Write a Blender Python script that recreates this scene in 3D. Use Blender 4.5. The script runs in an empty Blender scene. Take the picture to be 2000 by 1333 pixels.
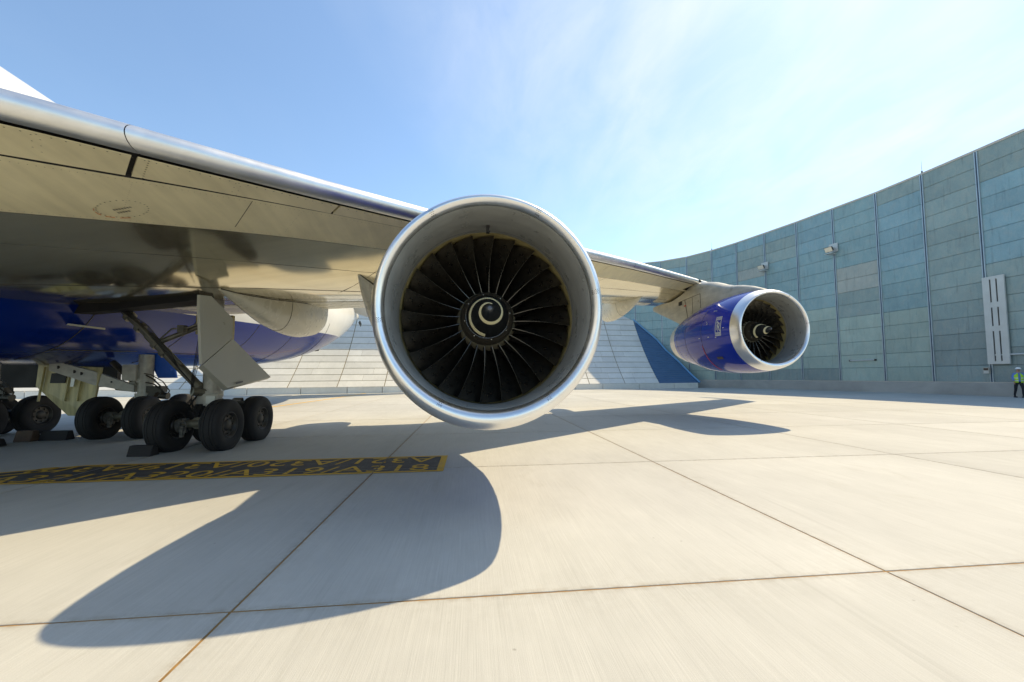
import bpy, bmesh, math, random
from mathutils import Vector, Matrix
random.seed(7)
S = bpy.context.scene
COL = S.collection
R = math.radians

# ------------------------------------------------------------------ camera
cam_d = bpy.data.cameras.new("camera")
cam = bpy.data.objects.new("camera", cam_d)
COL.objects.link(cam)
yc = Vector((-0.1, -0.05696, -1.0)).normalized()          # world +Y seen in camera axes
xc = Vector((1.0, 0.0077, 0.0)); xc = (xc - yc * xc.dot(yc)).normalized()
zc = xc.cross(yc)
M3 = Matrix((xc, yc, zc))                                  # rows: world axes in camera axes
cam.matrix_world = Matrix.Translation((0, 0, 1.6)) @ M3.to_4x4()
cam_d.sensor_width = 36.0
cam_d.lens = 790.0 / 2000.0 * 36.0
cam_d.shift_y = 24.0 / 2000.0
cam_d.clip_start = 0.05
cam_d.clip_end = 6000.0
S.camera = cam

# ------------------------------------------------------------------ light
SUN = Vector((0.64, 0.42, 1.0)).normalized()
SUN_EL = math.asin(SUN.z)
SUN_AZ = math.atan2(SUN.x, SUN.y)
W = bpy.data.worlds.new("World"); S.world = W
W.use_nodes = True
nt = W.node_tree; nt.nodes.clear()
def N(tree, kind, **kw):
    n = tree.nodes.new(kind)
    for k, v in kw.items():
        if k in n.inputs.keys() if isinstance(k, str) else False:
            n.inputs[k].default_value = v
        else:
            setattr(n, k, v)
    return n
sky = nt.nodes.new("ShaderNodeTexSky")
sky.sky_type = 'NISHITA'; sky.sun_disc = False
sky.sun_elevation = SUN_EL; sky.sun_rotation = SUN_AZ
sky.altitude = 20; sky.air_density = 1.0; sky.dust_density = 0.35; sky.ozone_density = 1.6
tc = nt.nodes.new("ShaderNodeTexCoord")
sep = nt.nodes.new("ShaderNodeSeparateXYZ"); nt.links.new(tc.outputs['Generated'], sep.inputs[0])
zz = N(nt, "ShaderNodeMath", operation='ADD'); nt.links.new(sep.outputs['Z'], zz.inputs[0]); zz.inputs[1].default_value = 0.18
zm = N(nt, "ShaderNodeMath", operation='MAXIMUM'); nt.links.new(zz.outputs[0], zm.inputs[0]); zm.inputs[1].default_value = 0.05
dx = N(nt, "ShaderNodeMath", operation='DIVIDE'); nt.links.new(sep.outputs['X'], dx.inputs[0]); nt.links.new(zm.outputs[0], dx.inputs[1])
dy = N(nt, "ShaderNodeMath", operation='DIVIDE'); nt.links.new(sep.outputs['Y'], dy.inputs[0]); nt.links.new(zm.outputs[0], dy.inputs[1])
cmb = nt.nodes.new("ShaderNodeCombineXYZ"); nt.links.new(dx.outputs[0], cmb.inputs[0]); nt.links.new(dy.outputs[0], cmb.inputs[1])
mp = nt.nodes.new("ShaderNodeMapping"); nt.links.new(cmb.outputs[0], mp.inputs[0])
mp.inputs['Rotation'].default_value = (0, 0, R(20)); mp.inputs['Scale'].default_value = (2.6, 1.3, 1)
cn = nt.nodes.new("ShaderNodeTexNoise"); nt.links.new(mp.outputs[0], cn.inputs['Vector'])
cn.inputs['Scale'].default_value = 2.2; cn.inputs['Detail'].default_value = 7; cn.inputs['Roughness'].default_value = 0.58; cn.inputs['Distortion'].default_value = 0.35
cb = nt.nodes.new("ShaderNodeTexNoise"); nt.links.new(cmb.outputs[0], cb.inputs['Vector'])
cb.inputs['Scale'].default_value = 0.75; cb.inputs['Detail'].default_value = 3
cr1 = nt.nodes.new("ShaderNodeMapRange"); nt.links.new(cn.outputs[0], cr1.inputs[0]); cr1.inputs[3].default_value = 0.30; cr1.inputs[1].default_value = 0.34; cr1.inputs[2].default_value = 0.70
cr2 = nt.nodes.new("ShaderNodeMapRange"); nt.links.new(cb.outputs[0], cr2.inputs[0]); cr2.inputs[3].default_value = 0.40; cr2.inputs[1].default_value = 0.34; cr2.inputs[2].default_value = 0.62
mul = N(nt, "ShaderNodeMath", operation='MULTIPLY'); nt.links.new(cr1.outputs[0], mul.inputs[0]); nt.links.new(cr2.outputs[0], mul.inputs[1])
# cloud veil is brighter towards the sun, as forward scattering makes it
dt = N(nt, "ShaderNodeVectorMath", operation='DOT_PRODUCT'); nt.links.new(tc.outputs['Generated'], dt.inputs[0]); dt.inputs[1].default_value = SUN
cr3 = nt.nodes.new("ShaderNodeMapRange"); nt.links.new(dt.outputs['Value'], cr3.inputs[0])
cr3.inputs[1].default_value = 0.62; cr3.inputs[2].default_value = 1.0; cr3.inputs[3].default_value = 0.02; cr3.inputs[4].default_value = 0.9
mul2 = N(nt, "ShaderNodeMath", operation='MULTIPLY'); nt.links.new(mul.outputs[0], mul2.inputs[0]); nt.links.new(cr3.outputs[0], mul2.inputs[1])
mixc = nt.nodes.new("ShaderNodeMix"); mixc.data_type = 'RGBA'
nt.links.new(mul2.outputs[0], mixc.inputs[0]); tn = nt.nodes.new("ShaderNodeMix"); tn.data_type = 'RGBA'; tn.blend_type = 'MULTIPLY'; tn.inputs[0].default_value = 1.0
nt.links.new(sky.outputs[0], tn.inputs[6]); tn.inputs[7].default_value = (1.0, 1.04, 1.0, 1)   # clear cyan-blue day
nt.links.new(tn.outputs[2], mixc.inputs[6]); mixc.inputs[7].default_value = (4.7, 4.9, 5.0, 1)
bg = nt.nodes.new("ShaderNodeBackground"); bg.inputs['Strength'].default_value = 0.15
nt.links.new(mixc.outputs[2], bg.inputs['Color'])
wo = nt.nodes.new("ShaderNodeOutputWorld"); nt.links.new(bg.outputs[0], wo.inputs[0])

sun_d = bpy.data.lights.new("sun", 'SUN'); sun_d.energy = 3.65; sun_d.angle = R(0.5); sun_d.color = (1.0, 0.81, 0.52)
sun = bpy.data.objects.new("sun", sun_d); COL.objects.link(sun)
sun.rotation_euler = (-SUN).to_track_quat('-Z', 'Y').to_euler()
sun.location = (20, 15, 40)
S.view_settings.view_transform = 'Standard'; S.view_settings.look = 'None'
S.view_settings.exposure = 0.62; S.view_settings.gamma = 1.0; S.view_settings.use_curve_mapping = False

# ------------------------------------------------------------------ materials
def new_mat(name):
    m = bpy.data.materials.new(name); m.use_nodes = True
    t = m.node_tree; b = t.nodes['Principled BSDF']
    return m, t, b
def mapped(t, scale, coord='Object'):
    c = t.nodes.new("ShaderNodeTexCoord"); m = t.nodes.new("ShaderNodeMapping")
    if coord == 'World':
        g = t.nodes.new("ShaderNodeNewGeometry"); t.links.new(g.outputs['Position'], m.inputs[0])
    else:
        t.links.new(c.outputs[coord], m.inputs[0])
    m.inputs['Scale'].default_value = scale
    return m.outputs[0]
def noise(t, vec, scale=1, detail=4, rough=0.55, dist=0.0):
    n = t.nodes.new("ShaderNodeTexNoise"); t.links.new(vec, n.inputs['Vector'])
    n.inputs['Scale'].default_value = scale; n.inputs['Detail'].default_value = detail
    n.inputs['Roughness'].default_value = rough; n.inputs['Distortion'].default_value = dist
    return n.outputs[0]
def remap(t, v, a, b, c, d):
    r = t.nodes.new("ShaderNodeMapRange"); t.links.new(v, r.inputs[0])
    for i, x in enumerate((a, b, c, d)): r.inputs[i + 1].default_value = x
    return r.outputs[0]
def math_n(t, op, a, b):
    n = t.nodes.new("ShaderNodeMath"); n.operation = op
    for i, x in enumerate((a, b)):
        if isinstance(x, (int, float)): n.inputs[i].default_value = x
        else: t.links.new(x, n.inputs[i])
    return n.outputs[0]
def tint(t, color, factor):
    """colour scaled by a float factor"""
    v = t.nodes.new("ShaderNodeVectorMath"); v.operation = 'SCALE'
    if isinstance(color, tuple): v.inputs[0].default_value = color[:3]
    else: t.links.new(color, v.inputs[0])
    t.links.new(factor, v.inputs['Scale'])
    return v.outputs[0]
def mixrgb(t, f, a, b):
    n = t.nodes.new("ShaderNodeMix"); n.data_type = 'RGBA'
    if isinstance(f, (int, float)): n.inputs[0].default_value = f
    else: t.links.new(f, n.inputs[0])
    for i, x in ((6, a), (7, b)):
        if isinstance(x, tuple): n.inputs[i].default_value = (*x[:3], 1)
        else: t.links.new(x, n.inputs[i])
    return n.outputs[2]
def bump(t, b, v, strength, dist=0.01):
    n = t.nodes.new("ShaderNodeBump"); n.inputs['Strength'].default_value = strength; n.inputs['Distance'].default_value = dist
    t.links.new(v, n.inputs['Height']); t.links.new(n.outputs[0], b.inputs['Normal'])

def paint(name, col, rough=0.4, metal=0.0, var=0.10, scale=(1.5, 1.5, 1.5), coat=0.0, ior=1.5, bump_s=0.0, streak=None, rvar=0.08):
    m, t, b = new_mat(name)
    v = noise(t, mapped(t, scale), 1.0, 5)
    f = remap(t, v, 0.3, 0.7, 1 - var, 1 + var)
    if streak:
        s = noise(t, mapped(t, streak), 1.0, 4)
        f = math_n(t, 'MULTIPLY', f, remap(t, s, 0.35, 0.7, 1.0, 1 - var * 1.6))
    t.links.new(tint(t, col, f), b.inputs['Base Color'])
    t.links.new(remap(t, v, 0.3, 0.7, max(rough - rvar, 0.02), rough + rvar), b.inputs['Roughness'])
    b.inputs['Metallic'].default_value = metal; b.inputs['IOR'].default_value = ior
    b.inputs['Coat Weight'].default_value = coat; b.inputs['Coat Roughness'].default_value = 0.06
    if bump_s: bump(t, b, v, bump_s, 0.02)
    return m

def concrete(name, col, groove=True, var=0.10, rnd=0.06):
    m, t, b = new_mat(name)
    big = noise(t, mapped(t, (0.35, 0.22, 0.35), 'World'), 1.0, 6, 0.6, 0.4)
    mid = noise(t, mapped(t, (3.0, 1.1, 3.0), 'World'), 1.0, 6, 0.65)
    f = math_n(t, 'MULTIPLY', remap(t, big, 0.3, 0.72, 1 - var, 1 + var * 0.7), remap(t, mid, 0.3, 0.7, 0.95, 1.04))
    g1 = noise(t, mapped(t, (38.0, 0.55, 1.0), 'World'), 1.0, 3, 0.7)
    g2 = noise(t, mapped(t, (120.0, 1.6, 1.0), 'World'), 1.0, 2, 0.6)
    fine = noise(t, mapped(t, (160.0, 160.0, 160.0), 'World'), 1.0, 2)
    if groove:
        f = math_n(t, 'MULTIPLY', f, remap(t, g1, 0.28, 0.72, 0.955, 1.03))
        f = math_n(t, 'MULTIPLY', f, remap(t, g2, 0.30, 0.65, 0.945, 1.03))
    f = math_n(t, 'MULTIPLY', f, remap(t, fine, 0.3, 0.7, 0.95, 1.04))
    oi = t.nodes.new("ShaderNodeObjectInfo")
    f = math_n(t, 'MULTIPLY', f, remap(t, oi.outputs['Random'], 0, 1, 1 - rnd, 1 + rnd))
    st = noise(t, mapped(t, (1.3, 0.5, 1.0), 'World'), 1.0, 8, 0.7, 1.0)
    c = mixrgb(t, remap(t, st, 0.60, 0.78, 0.0, 0.45), col, (col[0] * 0.72, col[1] * 0.69, col[2] * 0.62))
    if groove:                                              # grime and chipped arrises along the slab edges
        oc = t.nodes.new("ShaderNodeTexCoord"); so = t.nodes.new("ShaderNodeSeparateXYZ"); t.links.new(oc.outputs['Object'], so.inputs[0])
        ex_ = math_n(t, 'SUBTRACT', 2.49, math_n(t, 'ABSOLUTE', so.outputs['X'], 0)); ey_ = math_n(t, 'SUBTRACT', 2.125, math_n(t, 'ABSOLUTE', so.outputs['Y'], 0))
        ed_ = math_n(t, 'MINIMUM', ex_, ey_)
        en_ = noise(t, mapped(t, (9, 9, 9), 'World'), 1.0, 6, .75)
        c = mixrgb(t, math_n(t, 'MULTIPLY', remap(t, ed_, 0.0, 0.07, .55, 0.0), remap(t, en_, .38, .68, 0.0, 1.0)), c, (.22, .165, .09))
        c = mixrgb(t, math_n(t, 'MULTIPLY', remap(t, ed_, 0.0, 0.5, .16, 0.0), remap(t, en_, .40, .70, 0.0, 1.0)), c, (.24, .21, .16))
    vo = t.nodes.new("ShaderNodeTexVoronoi"); t.links.new(mapped(t, (.9, .9, .9), 'World'), vo.inputs['Vector']); vo.inputs['Randomness'].default_value = 1.0
    wob = noise(t, mapped(t, (14, 14, 14), 'World'), 1.0, 4)
    sp_ = remap(t, math_n(t, 'ADD', vo.outputs['Distance'], math_n(t, 'MULTIPLY', wob, .10)), .075, .11, .38, 0.0)
    gate = remap(t, noise(t, mapped(t, (.6, .6, .6), 'World'), 1.0, 2), .52, .60, 0.0, 1.0)
    c = mixrgb(t, math_n(t, 'MULTIPLY', sp_, gate), c, (.10, .085, .06))
    sc_ = noise(t, mapped(t, (2.2, .10, 1.0), 'World'), 1.0, 6, .72, .6)
    c = mixrgb(t, remap(t, sc_, .60, .72, 0.0, .16), c, (.16, .15, .13))
    t.links.new(tint(t, c, f), b.inputs['Base Color'])
    b.inputs['Roughness'].default_value = 0.8
    h = math_n(t, 'ADD', math_n(t, 'MULTIPLY', g2, 1.0 if groove else 0.0), math_n(t, 'MULTIPLY', fine, 0.6))
    bump(t, b, h, 0.30, 0.005)
    return m

M = {}
M['slab'] = concrete("concrete_slab", (0.47, 0.472, 0.44))
M['ground'] = concrete("concrete_ground", (0.46, 0.45, 0.41))
M['sealant'] = paint("joint_sealant", (0.26, 0.15, 0.045), 0.8, var=0.3, scale=(9, 9, 9))
M['plinth'] = concrete("plinth_concrete", (0.36, 0.35, 0.32), groove=False, var=0.22, rnd=0.12)
M['ramp'] = concrete("ramp_concrete", (0.72, 0.71, 0.66), groove=False, var=0.10, rnd=0.07)
M['ramp_back'] = paint("ramp_backing", (0.25, 0.205, 0.12), 0.9)
M['corrugated'] = paint("corrugated_blue_metal", (0.075, 0.15, 0.27), 0.45, 0.2)
M['trim_blue'] = paint("trim_blue_paint", (0.12, 0.30, 0.52), 0.4)
M['post'] = paint("post_galvanised", (0.42, 0.50, 0.54), 0.38, 0.5, streak=(3, 3, 0.3))
M['post_dark'] = paint("post_web", (0.05, 0.09, 0.16), 0.5, 0.3)
M['joint_teal'] = paint("panel_joint", (0.17, 0.235, 0.25), 0.6)
M['coping'] = paint("coping_metal", (0.50, 0.46, 0.40), 0.5, 0.1)
def panel_mat(name, col):
    m, t, b = new_mat(name)
    oi = t.nodes.new("ShaderNodeObjectInfo")
    v1 = noise(t, mapped(t, (0.7, 0.7, 0.5), 'World'), 1.0, 6, 0.65, 0.5)
    v2 = noise(t, mapped(t, (90, 90, 14), 'World'), 1.0, 3)
    v3 = noise(t, mapped(t, (5.0, 5.0, 0.5), 'World'), 1.0, 5, 0.6)
    f = math_n(t, 'MULTIPLY', remap(t, v1, 0.3, 0.7, 0.88, 1.10), remap(t, v2, 0.3, 0.7, 0.88, 1.10))
    f = math_n(t, 'MULTIPLY', f, remap(t, oi.outputs['Random'], 0, 1, 0.92, 1.08))
    f = math_n(t, 'MULTIPLY', f, remap(t, v3, 0.56, 0.74, 1.0, 0.74))
    st = noise(t, mapped(t, (1.2, 1.2, 2.6), 'World'), 1.0, 7, 0.75, 1.4)
    c = mixrgb(t, remap(t, st, 0.645, 0.68, 0.0, 0.45), col, (0.62, 0.63, 0.60))
    mo = noise(t, mapped(t, (2.4, 2.4, 1.4), 'World'), 1.0, 7, 0.7, 0.8)
    c = mixrgb(t, remap(t, mo, 0.46, 0.68, 0.0, 0.32), c, (0.36, 0.37, 0.33))
    c = mixrgb(t, remap(t, mo, 0.60, 0.35, 0.0, 0.30), c, (0.16, 0.27, 0.30))
    t.links.new(tint(t, c, f), b.inputs['Base Color'])
    b.inputs['Metallic'].default_value = 0.12
    t.links.new(remap(t, v1, 0.3, 0.7, 0.42, 0.6), b.inputs['Roughness'])
    bump(t, b, v2, 0.25, 0.01)
    return m
M['panels'] = [panel_mat("panel_%s" % n, c) for n, c in
               (("teal", (0.265, 0.405, 0.425)), ("grey", (0.295, 0.375, 0.355)), ("green", (0.39, 0.485, 0.42)), ("blue", (0.25, 0.395, 0.44)), ("tan", (0.43, 0.455, 0.41)), ("dark", (0.275, 0.33, 0.31)))]
M['white_metal'] = paint("white_sheet_metal", (0.54, 0.56, 0.54), 0.35, 0.2, var=0.06)
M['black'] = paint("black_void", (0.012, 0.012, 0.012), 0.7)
M['dark_metal'] = paint("dark_metal", (0.06, 0.058, 0.05), 0.5, 0.5, var=0.3, scale=(6, 6, 6))
M['grey_metal'] = paint("grey_gear_paint", (0.40, 0.39, 0.34), 0.4, 0.1, var=0.25, scale=(5, 5, 5))
M['gear_white'] = paint("gear_door_grey", (0.42, 0.405, 0.325), 0.33, 0.0, var=0.05, scale=(1, 1, 1))
M['brace'] = paint("brace_dark_olive", (0.15, 0.14, 0.105), 0.4, 0.2, var=0.3, scale=(5, 5, 5))
M['brake'] = paint("brake_metal", (0.16, 0.155, 0.14), 0.4, 0.5, var=0.4, scale=(14, 14, 14))
M['primer'] = paint("yellow_green_primer", (0.62, 0.54, 0.27), 0.5, var=0.22, scale=(4, 4, 1.5), streak=(9, 9, 1))
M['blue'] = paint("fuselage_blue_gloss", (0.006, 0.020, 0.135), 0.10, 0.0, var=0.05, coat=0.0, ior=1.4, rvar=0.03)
M['bright_blue'] = paint("door_blue", (0.03, 0.13, 0.60), 0.25)
M['white'] = paint("fuselage_white", (0.78, 0.78, 0.74), 0.22, var=0.04, coat=0.3)
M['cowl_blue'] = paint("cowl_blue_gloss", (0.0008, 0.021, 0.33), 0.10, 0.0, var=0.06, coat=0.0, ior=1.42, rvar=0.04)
M['cowl_aft'] = paint("cowl_rear_metal", (0.62, 0.58, 0.48), 0.30, 0.5, var=0.10, streak=(0.6, 6, 6))
M['lip'] = paint("polished_lip_metal", (0.86, 0.86, 0.85), 0.33, 1.0, var=0.04, scale=(3, 3, 3), rvar=0.05)
M['le'] = paint("leading_edge_metal", (0.84, 0.84, 0.82), 0.42, 1.0, var=0.05, scale=(2, 2, 2), streak=(1.2, 9, 9), rvar=0.05)
M['barrel'] = paint("inlet_liner", (0.42, 0.43, 0.405), 0.32, 0.35, var=0.10, scale=(3, 3, 3), streak=(2, 9, 2))
M['rub'] = paint("rub_strip_tan", (0.36, 0.30, 0.13), 0.55, var=0.15, scale=(5, 5, 5))
M['blade'] = paint("fan_blade_titanium", (0.085, 0.076, 0.062), 0.30, 0.85, var=0.35, scale=(7, 7, 7), rvar=0.1)
M['blade_edge'] = paint("blade_leading_edge", (0.26, 0.25, 0.22), 0.35, 0.8, var=0.15)
M['root'] = paint("blade_root_cream", (0.34, 0.31, 0.22), 0.5)
M['spin_black'] = paint("spinner_black", (0.010, 0.011, 0.012), 0.35)
M['spin_ring'] = paint("spinner_ring_brown", (0.065, 0.055, 0.040), 0.45, 0.4)
M['spiral'] = paint("spiral_cream", (0.78, 0.70, 0.42), 0.45, var=0.04)
M['tip_grey'] = paint("spinner_tip_grey", (0.09, 0.10, 0.12), 0.4)
M['wing_fwd'] = paint("wing_panel_matte", (0.76, 0.68, 0.43), 0.45, 0.0, var=0.08, scale=(1.6, 1.6, 1.6), streak=(7, .8, 1))
M['wing_box'] = paint("wing_box_gloss", (0.72, 0.645, 0.45), 0.115, 0.88, var=0.07, scale=(1.2, 1.2, 1.2), ior=1.5, bump_s=0.05, streak=(0.5, 5, 1), rvar=0.04)
M['wing_up'] = paint("wing_top_grey", (0.50, 0.51, 0.50), 0.4)
M['fairing'] = paint("flap_fairing_grey", (0.64, 0.60, 0.46), 0.28, 0.0, var=0.06)
M['pylon'] = paint("pylon_grey_dirty", (0.50, 0.475, 0.38), 0.34, var=0.16, scale=(2.5, 2.5, 2.5), streak=(1, 1, 6))
M['tyre'] = paint("tyre_rubber", (0.014, 0.0135, 0.014), 0.75, var=0.25, scale=(6, 6, 6))
M['rim'] = paint("wheel_rim_grey", (0.05, 0.047, 0.042), 0.45, 0.5, var=0.2, scale=(8, 8, 8))
M['rubber_block'] = paint("chock_rubber", (0.022, 0.020, 0.020), 0.85, var=0.3, scale=(6, 6, 6))
M['chock_wood'] = paint("chock_brown", (0.09, 0.055, 0.035), 0.85, var=0.3, scale=(6, 6, 6))
def worn(name, col):
    m, t, b = new_mat(name)
    v = noise(t, mapped(t, (4, 4, 4), 'World'), 1.0, 7, 0.7)
    g = noise(t, mapped(t, (60, 1.5, 1), 'World'), 1.0, 3, 0.7)
    w = math_n(t, 'MULTIPLY', remap(t, v, 0.45, 0.75, 0.0, 0.5), remap(t, g, 0.4, 0.65, 0.2, 1.0))
    t.links.new(mixrgb(t, w, col, (0.30, 0.28, 0.24)), b.inputs['Base Color'])
    b.inputs['Roughness'].default_value = 0.75
    return m
M['mark_black'] = worn("marking_black", (0.045, 0.045, 0.048))
M['mark_yellow'] = worn("marking_yellow", (0.66, 0.40, 0.025)); M['line_yellow'] = paint("line_yellow", (0.72, 0.42, 0.03), 0.7, var=0.2, scale=(3, 3, 3))
M['red'] = paint("red_mark", (0.55, 0.06, 0.04), 0.5)
M['orange'] = paint("orange_mark", (0.60, 0.20, 0.05), 0.5)
M['text_grey'] = paint("stencil_dark", (0.10, 0.10, 0.11), 0.5)
M['seam'] = paint("seam_dark", (0.075, 0.065, 0.045), 0.7)
M['glass'] = paint("lamp_glass", (0.75, 0.72, 0.6), 0.2, 0.3)
M['vest'] = paint("vest_lime", (0.45, 0.75, 0.03), 0.7, var=0.08, scale=(12, 12, 12))
M['silver'] = paint("reflective_tape", (0.7, 0.7, 0.68), 0.4)
M['shirt'] = paint("shirt_blue", (0.12, 0.22, 0.55), 0.8, scale=(9, 9, 9))
M['trouser'] = paint("trouser_black", (0.015, 0.015, 0.02), 0.85)
M['skin'] = paint("skin", (0.42, 0.22, 0.14), 0.5)
M['helmet'] = paint("helmet_white", (0.85, 0.85, 0.83), 0.3, var=0.02)

# ------------------------------------------------------------------ mesh helpers
class MB:
    def __init__(s): s.v = []; s.f = []; s.m = []
    def add(s, vs, fs, mi=0):
        o = len(s.v); s.v += [tuple(x) for x in vs]
        s.f += [tuple(i + o for i in f) for f in fs]; s.m += [mi] * len(fs)
    def box(s, c, d, rot=None, mi=0):
        vs = []
        for sx in (-.5, .5):
            for sy in (-.5, .5):
                for sz in (-.5, .5):
                    p = Vector((sx * d[0], sy * d[1], sz * d[2]))
                    if rot: p = rot @ p
                    vs.append(p + Vector(c))
        s.add(vs, [(0, 1, 3, 2), (4, 6, 7, 5), (0, 4, 5, 1), (2, 3, 7, 6), (0, 2, 6, 4), (1, 5, 7, 3)], mi)
    def cyl(s, p0, p1, r0, r1=None, n=12, mi=0, cap=True):
        p0 = Vector(p0); p1 = Vector(p1); r1 = r0 if r1 is None else r1
        ax = (p1 - p0).normalized(); a = ax.orthogonal().normalized(); b = ax.cross(a)
        vs = []
        for p, r in ((p0, r0), (p1, r1)):
            for k in range(n):
                t = 2 * math.pi * k / n; vs.append(p + (a * math.cos(t) + b * math.sin(t)) * r)
        fs = [(k, (k + 1) % n, n + (k + 1) % n, n + k) for k in range(n)]
        if cap: fs += [tuple(range(n - 1, -1, -1)), tuple(range(n, 2 * n))]
        s.add(vs, fs, mi)
    def tube(s, pts, r, n=8, mi=0):
        for a, b in zip(pts[:-1], pts[1:]): s.cyl(a, b, r, r, n, mi)
    def grid(s, rows, close=False, mi=0, mif=None):
        """rows: list of equal-length point lists; close: wrap the points of a row"""
        n = len(rows[0]); o = len(s.v)
        for r in rows: s.v += [tuple(p) for p in r]
        for i in range(len(rows) - 1):
            for j in range(n if close else n - 1):
                k = (j + 1) % n
                s.f.append((o + i * n + j, o + i * n + k, o + (i + 1) * n + k, o + (i + 1) * n + j))
                s.m.append(mif(i, j) if mif else mi)
    def lathe(s, prof, n=64, zs=lambda r, a, y: r, mi=0, mif=None):
        """prof: (y, r) about the Y axis"""
        rows = []
        for y, r in prof:
            row = []
            for k in range(n):
                a = 2 * math.pi * k / n; rr = zs(r, a, y)
                row.append((rr * math.cos(a), y, rr * math.sin(a)))
            rows.append(row)
        s.grid(rows, True, mi, mif)
    def prism(s, poly, off, mi=0):
        """poly: 3D points of a flat polygon, extruded along the vector off"""
        n = len(poly); off = Vector(off)
        vs = [Vector(p) for p in poly] + [Vector(p) + off for p in poly]
        s.add(vs, [tuple(range(n)), tuple(range(2 * n - 1, n - 1, -1))] + [(k, k + n, (k + 1) % n + n, (k + 1) % n) for k in range(n)], mi)
    def mesh(s, name, mats, angle=35, smooth=True):
        me = bpy.data.meshes.new(name); me.from_pydata(s.v, [], s.f)
        for m in (mats if isinstance(mats, (list, tuple)) else [mats]): me.materials.append(m)
        me.polygons.foreach_set('material_index', s.m)
        bm = bmesh.new(); bm.from_mesh(me); bmesh.ops.recalc_face_normals(bm, faces=bm.faces); bm.to_mesh(me); bm.free()
        if smooth:
            me.polygons.foreach_set('use_smooth', [True] * len(me.polygons)); me.set_sharp_from_angle(angle=R(angle))
        me.update(); return me
    def build(s, name, mats, parent=None, loc=(0, 0, 0), angle=35, smooth=True):
        return obj(name, s.mesh(name, mats, angle, smooth), parent, loc)

def obj(name, me, parent=None, loc=(0, 0, 0), rot=None):
    o = bpy.data.objects.new(name, me); COL.objects.link(o)
    o.parent = parent; o.location = loc
    if rot: o.rotation_euler = rot
    return o
def tag(o, label=None, cat=None, group=None, kind=None):
    if label: o['label'] = label
    if cat: o['category'] = cat
    if group: o['group'] = group
    if kind: o['kind'] = kind
    return o
def empty(name, loc, label, cat, group=None):
    o = bpy.data.objects.new(name, None); COL.objects.link(o); o.location = loc; o.empty_display_size = 0.3
    return tag(o, label, cat, group)
def bevel(me, w, seg=2):
    bm = bmesh.new(); bm.from_mesh(me)
    bmesh.ops.bevel(bm, geom=[e for e in bm.edges if len(e.link_faces) == 2 and e.calc_face_angle(0) > 0.6], offset=w, segments=seg, affect='EDGES', profile=0.6)
    bm.to_mesh(me); bm.free(); return me
def text_mesh(body, size, extrude=0.0, bold=0.0, align='LEFT', spacing=1.0):
    c = bpy.data.curves.new("lettering", 'FONT'); c.body = body; c.size = size; c.extrude = extrude; c.offset = bold
    c.align_x = align; c.space_character = spacing; c.resolution_u = 3
    o = bpy.data.objects.new("lettering", c); COL.objects.link(o)
    dg = bpy.context.evaluated_depsgraph_get()
    me = bpy.data.meshes.new_from_object(o.evaluated_get(dg))
    bpy.data.objects.remove(o); bpy.data.curves.remove(c)
    return me
def lerp(tab, x):
    if x <= tab[0][0]: return tab[0][1]
    for (a, b), (c, d) in zip(tab[:-1], tab[1:]):
        if x <= c:
            t = (x - a) / (c - a); return b + (d - b) * t
    return tab[-1][1]
def smooth_lerp(tab, x):
    """Catmull-Rom through a table"""
    n = len(tab)
    if x <= tab[0][0]: return tab[0][1]
    if x >= tab[-1][0]: return tab[-1][1]
    for i in range(n - 1):
        if tab[i][0] <= x <= tab[i + 1][0]: break
    x0, y0 = tab[i]; x1, y1 = tab[i + 1]; h = x1 - x0
    m0 = (y1 - tab[i - 1][1]) / (x1 - tab[i - 1][0]) if i > 0 else (y1 - y0) / h
    m1 = (tab[i + 2][1] - y0) / (tab[i + 2][0] - x0) if i + 2 < n else (y1 - y0) / h
    t = (x - x0) / h
    return (2*t**3 - 3*t*t + 1) * y0 + (t**3 - 2*t*t + t) * h * m0 + (-2*t**3 + 3*t*t) * y1 + (t**3 - t*t) * h * m1

# ------------------------------------------------------------------ ground
g = MB(); g.add([(-1500, -1500, -0.03), (1500, -1500, -0.03), (1500, 1500, -0.03), (-1500, 1500, -0.03)], [(0, 1, 2, 3)])
tag(g.build("ground", M['ground'], smooth=False), "pale concrete ground reaching beyond the walls", kind='structure')
PX, PY = 4.98, 4.25
X0s, Y0s = -1.648, 3.05
a = MB(); a.add([(-46.6, -5.6, -0.006), (38.3, -5.6, -0.006), (38.3, 45.7, -0.006), (-46.6, 45.7, -0.006)], [(0, 1, 2, 3)])
apron = tag(a.build("apron", M['sealant'], smooth=False), "concrete parking apron divided into large slabs", kind='structure')
GAP = 0.009
sl = MB(); w, h = PX / 2 - GAP, PY / 2 - GAP; c = 0.003
top = [(-w + c, -h + c, 0), (w - c, -h + c, 0), (w - c, h - c, 0), (-w + c, h - c, 0)]
mid = [(-w, -h, -c), (w, -h, -c), (w, h, -c), (-w, h, -c)]
bot = [(x, y, -0.2) for x, y, _ in mid]
sl.grid([bot, mid, top], True); sl.add(top, [(0, 1, 2, 3)])
slab_me = sl.mesh("concrete_slab", M['slab'], smooth=False)
for i in range(-9, 8):
    for j in range(-2, 10):
        obj("concrete_slab", slab_me, apron, (X0s + PX * (i + 0.5) + random.uniform(-.0025, .0025), Y0s + PY * (j + 0.5) + random.uniform(-.0025, .0025), random.uniform(-0.001, 0.0)), (0, 0, random.uniform(-.0008, .0008)))

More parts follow.
